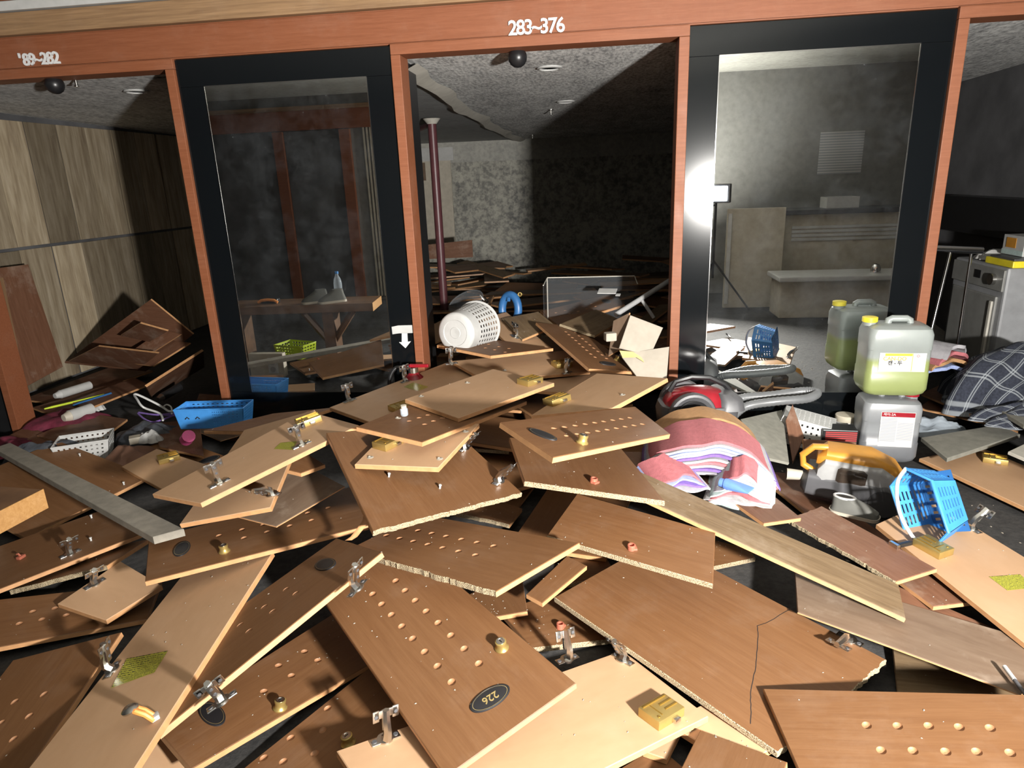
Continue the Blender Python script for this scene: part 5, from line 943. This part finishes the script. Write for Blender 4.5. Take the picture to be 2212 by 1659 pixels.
# arrow and tape on the black border, fire extinguisher below
ar = thing('arrow_sticker', 'white down-arrow and torn tape stuck on the black mirror border', 'sticker', TR(0, -.0075, 0))
def yquad(nm, pts, mat, parent): return MB().slab([aty(a, b_, -.0075)-V((0, -.0075, 0)) for a, b_ in pts], .0015).build(nm, mat, parent)
yquad('tape', [(846, 706), (860, 703), (896, 702), (898, 719), (862, 720), (848, 722)], 'white', ar)
yquad('arrow', [(868, 720), (880, 720), (881, 738), (888, 737), (876, 752), (862, 739), (868, 739)], 'letter', ar)
fe = thing('fire_extinguisher', 'red fire extinguisher with a black hose half buried by the middle-left post', 'extinguisher', TR(-1.03, -.13, .02))
MB().lathe([(.07, 0), (.075, .01), (.075, .36), (.06, .42), (.03, .45), (.025, .46)], n=28).build('cylinder', 'redplastic', fe, True); MB().lathe([(.028, .455), (.028, .485), (.015, .49)], n=16).build('valve', 'steel', fe, True)
MB().box((.04, -.02, .50), (.11, .022, .018), bev=.004).build('lever', 'redplastic', fe); MB().tube(smooth_path([V((-.02, 0, .475)), V((-.09, -.03, .49)), V((-.13, -.05, .42)), V((-.12, -.06, .3)), V((-.1, -.07, .2))], 8), .011, n=10).build('hose', 'black', fe, True)

# ------------------------------------------------------------------ clutter at left
def tray():
    t = thing('blue_tray', 'bright blue plastic tray with a smiling face cut-out at the foot of the left post', 'basket', TR(-2.2, -.25, .2) @ RZ(.1))
    a, c, h, k = .2, .075, .115, .9
    B_ = [(-a*k, -c*k, 0), (a*k, -c*k, 0), (a*k, c*k, 0), (-a*k, c*k, 0)]; T_ = [(-a, -c, h), (a, -c, h), (a, c, h), (-a, c, h)]
    MB().slab(B_, .003).build('bottom', 'bluebright', t)
    mid = lambda p, q, f: tuple(p[i]+(q[i]-p[i])*f for i in range(3))
    mb = MB(); f0, f1 = mid(B_[0], B_[1], .5), mid(T_[0], T_[1], .5)
    mb.lattice([B_[0], f0, f1, T_[0]], 1, 1, .001, .001, .003); mb.build('front_side', 'bluebright', t)
    MB().lattice([f0, B_[1], T_[1], f1], 14, 6, .5, .3, .003, border=.08).build('front_side', 'bluebright', t)
    for i in (1, 2, 3): j = (i+1) % 4; MB().lattice([B_[i], B_[j], T_[j], T_[i]], 12, 6, .5, .3, .003).build('side', 'bluebright', t)
    MB().tube(T_, .005, closed=True, n=6).build('rim', 'bluebright', t)
    for x in (-.13, -.07):
        yq = -c*.94-.004; MB().tube([(x-.012, yq, .06), (x, yq-.001, .072), (x+.012, yq, .06)], .0035, n=6).build('eye_slot', 'black', t)
tray()
plainbasket('storage_basket', 'small white perforated basket among the clutter at left', TR(-2.93, -.42, .06) @ RZ(.5), .28, .2, .11, 'white', 9, 4, .85, .38, .38)
def wire(name, label, cat, pts, r, mat, extra=()):
    t = thing(name, label, cat, Matrix()); MB().tube(smooth_path([atz(*p) for p in pts], 5), r, n=6).build('wire', mat, t, True)
    for e in extra: MB().tube(smooth_path([atz(*p) for p in e], 5), r*.7, n=6).build('hook', mat, t, True)
wire('clothes_hanger', 'white plastic clothes hanger in the clutter at left', 'hanger', [(352, 908, .14), (345, 893, .16), (310, 880, .2), (296, 862, .27), (290, 853, .32), (298, 853, .32), (330, 868, .26), (352, 880, .22), (364, 888, .2), (376, 888, .2)], .007, 'white', [[(352, 880, .22), (360, 874, .24), (370, 880, .22), (371, 895, .18)]])
wire('clothes_hanger', 'purple plastic clothes hanger in front of the white one at left', 'hanger', [(298, 893, .14), (312, 905, .13), (330, 912, .12), (352, 906, .13), (372, 898, .14), (378, 893, .15), (340, 896, .15), (300, 891, .15)], .006, 'purplecloth', [[(340, 896, .15), (385, 898, .15), (400, 896, .15)]])
mound('crumpled_cloth', 'dark red crumpled cloth on the floor at far left', 'cloth', TR(-3.52, .12, .05) @ RZ(.3), .25, .2, .08, 'redcloth', 2, 22, .8)
mound('crumpled_cloth', 'dark red cloth cut by the left edge of the view', 'cloth', TR(-3.55, -.3, .03), .18, .14, .08, 'redcloth', 3, 16, .8)
mound('plastic_bag', 'dark shiny bag crumpled beside the small white basket', 'bag', TR(-3.12, -.5, .07) @ RZ(.4), .2, .09, .1, 'darkbag', 5, 18, .9)
mound('crumpled_cloth', 'dark brown cloth right of the small white basket', 'cloth', TR(-2.62, -.5, .05) @ RZ(.4), .14, .18, .09, 'browncloth', 8, 18, .8)
mound('crumpled_cloth', 'grey crumpled cloth behind the small white basket', 'cloth', TR(-2.75, -.12, .05) @ RZ(.2), .2, .12, .09, 'darkbag', 14, 18, .9)
def rod(name, label, cat, a, c, r, mat, cap=None, mat2=None):
    t = thing(name, label, cat, Matrix()); A_, C_ = atz(*a), atz(*c); MB().cyl(A_, C_, r, n=16).build('body', mat, t, True); d = (C_-A_).normalized()
    MB().cyl(A_-d*.04, A_, r*.6, r*.95, n=14).build('cap', mat2 or mat, t, True)
rod('paper_roll', 'white roll lying on the orange-brown board in the left bay', 'roll', (130, 852, .17), (194, 832, .17), .03, 'white')
rod('lotion_bottle', 'white bottle lying in front of the white roll at left', 'bottle', (150, 899, .13), (198, 883, .13), .038, 'white', mat2='cream')
rod('spray_can', 'black spray can with grey label lying beside the left post', 'can', (350, 858, .16), (388, 836, .18), .028, 'black', mat2='steel')
rod('toothbrush', 'blue handled brush in the clutter at left', 'brush', (170, 872, .13), (240, 850, .13), .01, 'blue')
rod('toothbrush', 'green handled brush in the clutter at left', 'brush', (110, 880, .13), (225, 853, .13), .008, 'lime')
rod('pink_cup', 'small pink and white cup behind the tan lock board at left', 'cup', (402, 950, .15), (408, 942, .19), .035, 'pink', mat2='white')
mound('white_clod', 'pale crumpled tissue in the clutter at left', 'tissue', TR(-2.62, -.28, .1), .07, .05, .06, 'white', 22, 12)
mound('white_clod', 'white cap-like lump behind the dark red cloth', 'tissue', TR(-3.5, .38, .06), .07, .05, .06, 'white', 23, 12)
bw = thing('wooden_block', 'pale wooden wedge in the clutter left of the tan lock board', 'block', TR(atz(300, 948, .12)) @ RZ(.6)); MB().box((0, 0, 0), (.1, .06, .04), bev=.004).build('block', 'cream', bw)
# bench slab reaching into view at the left edge (its rest shows in the left mirror)
# loose edge strip hanging from the chipped panel
es = thing('edge_strip', 'peeled orange edge banding hanging from the chipped panel corner', 'strip', Matrix())
pth = [(794, 1108, .42), (790, 1125, .40), (776, 1145, .37), (764, 1160, .34), (752, 1168, .33)]; pts = [atz(*q) for q in pth]; mb = MB()
vs_ = []
for i, q in enumerate(pts): vs_ += [q+V((-.012, 0, .0)), q+V((.012, .004, .0))]
mb.add(vs_, [(2*i, 2*i+1, 2*i+3, 2*i+2) for i in range(len(pts)-1)]); so = mb.build('strip', 'edge', es, True); md = so.modifiers.new('solid', 'SOLIDIFY'); md.thickness = .0015
# small bottle on the brown door
c0 = atz(874, 897, .585); bt_ = thing('small_bottle', 'small clear bottle with pale cap standing on the brown door under the topmost one', 'bottle', TR(c0) @ RX(.1)); MB().lathe([(.014, 0), (.016, .004), (.016, .028), (.01, .034)], n=16).build('body', 'bottle', bt_, True); MB().lathe([(.012, .033), (.012, .045), (0, .046)], n=14).build('cap', 'cream', bt_, True)
# pen at the right edge
pe = thing('marker_pen', 'white and grey pen lying at the right edge', 'pen', Matrix()); a, c = atz(2170, 1440, .16), atz(2215, 1500, .16); m_ = a.lerp(c, .5); MB().cyl(a, m_, .006, n=10).build('cap', 'white', pe, True); MB().cyl(m_, c+(c-a)*.4, .0055, n=10).build('barrel', 'darkgrey', pe, True)
# ------------------------------------------------------------------ paint flakes and splinters strewn over the boards
random.seed(5); fl = MB()
for bd, cnt in [(b_, n_) for b_ in BOARDS for n_ in [26 if '226' in b_['label'] or 'plate under' in b_['label'] else 16 if any(w in b_['label'] for w in ('chipped panel', 'two full rows', 'copper', 'cracked', 'cream-backed', 'yellow sticker', 'crack')) else 5]]:
    C = [V(p) for p in bd['P']]; n = (C[2]-C[0]).cross(C[3]-C[1]).normalized(); n = n if n.z > 0 else -n
    for _ in range(cnt):
        u, v = random.random(), random.random(); p = C[0]*(1-u)*(1-v)+C[1]*u*(1-v)+C[2]*u*v+C[3]*(1-u)*v+n*.0006; s = random.uniform(.0008, .0028); a = random.uniform(0, 6)
        x = V((math.cos(a), math.sin(a), 0)); x = (x-n*x.dot(n)).normalized(); y = n.cross(x)
        fl.add([p+x*s*1.6, p+y*s, p-x*s*1.4, p-y*s*.8, p+n*s*.7], [(0, 1, 4), (1, 2, 4), (2, 3, 4), (3, 0, 4), (3, 2, 1, 0)])
for _ in range(140):
    p = V((random.uniform(.9, 2.4), random.uniform(-1.9, -.2), .001)); s = random.uniform(.002, .008); a = random.uniform(0, 6); x = V((math.cos(a), math.sin(a), 0)); y = V((-x.y, x.x, 0)); n = V((0, 0, 1))
    fl.add([p+x*s*1.6, p+y*s, p-x*s*1.4, p-y*s*.8, p+n*s*.4], [(0, 1, 4), (1, 2, 4), (2, 3, 4), (3, 0, 4), (3, 2, 1, 0)])
tag(fl.build('paint_flakes', 'paper'), 'white paint flakes and splinters strewn over boards and floor', 'flakes', kind='stuff')
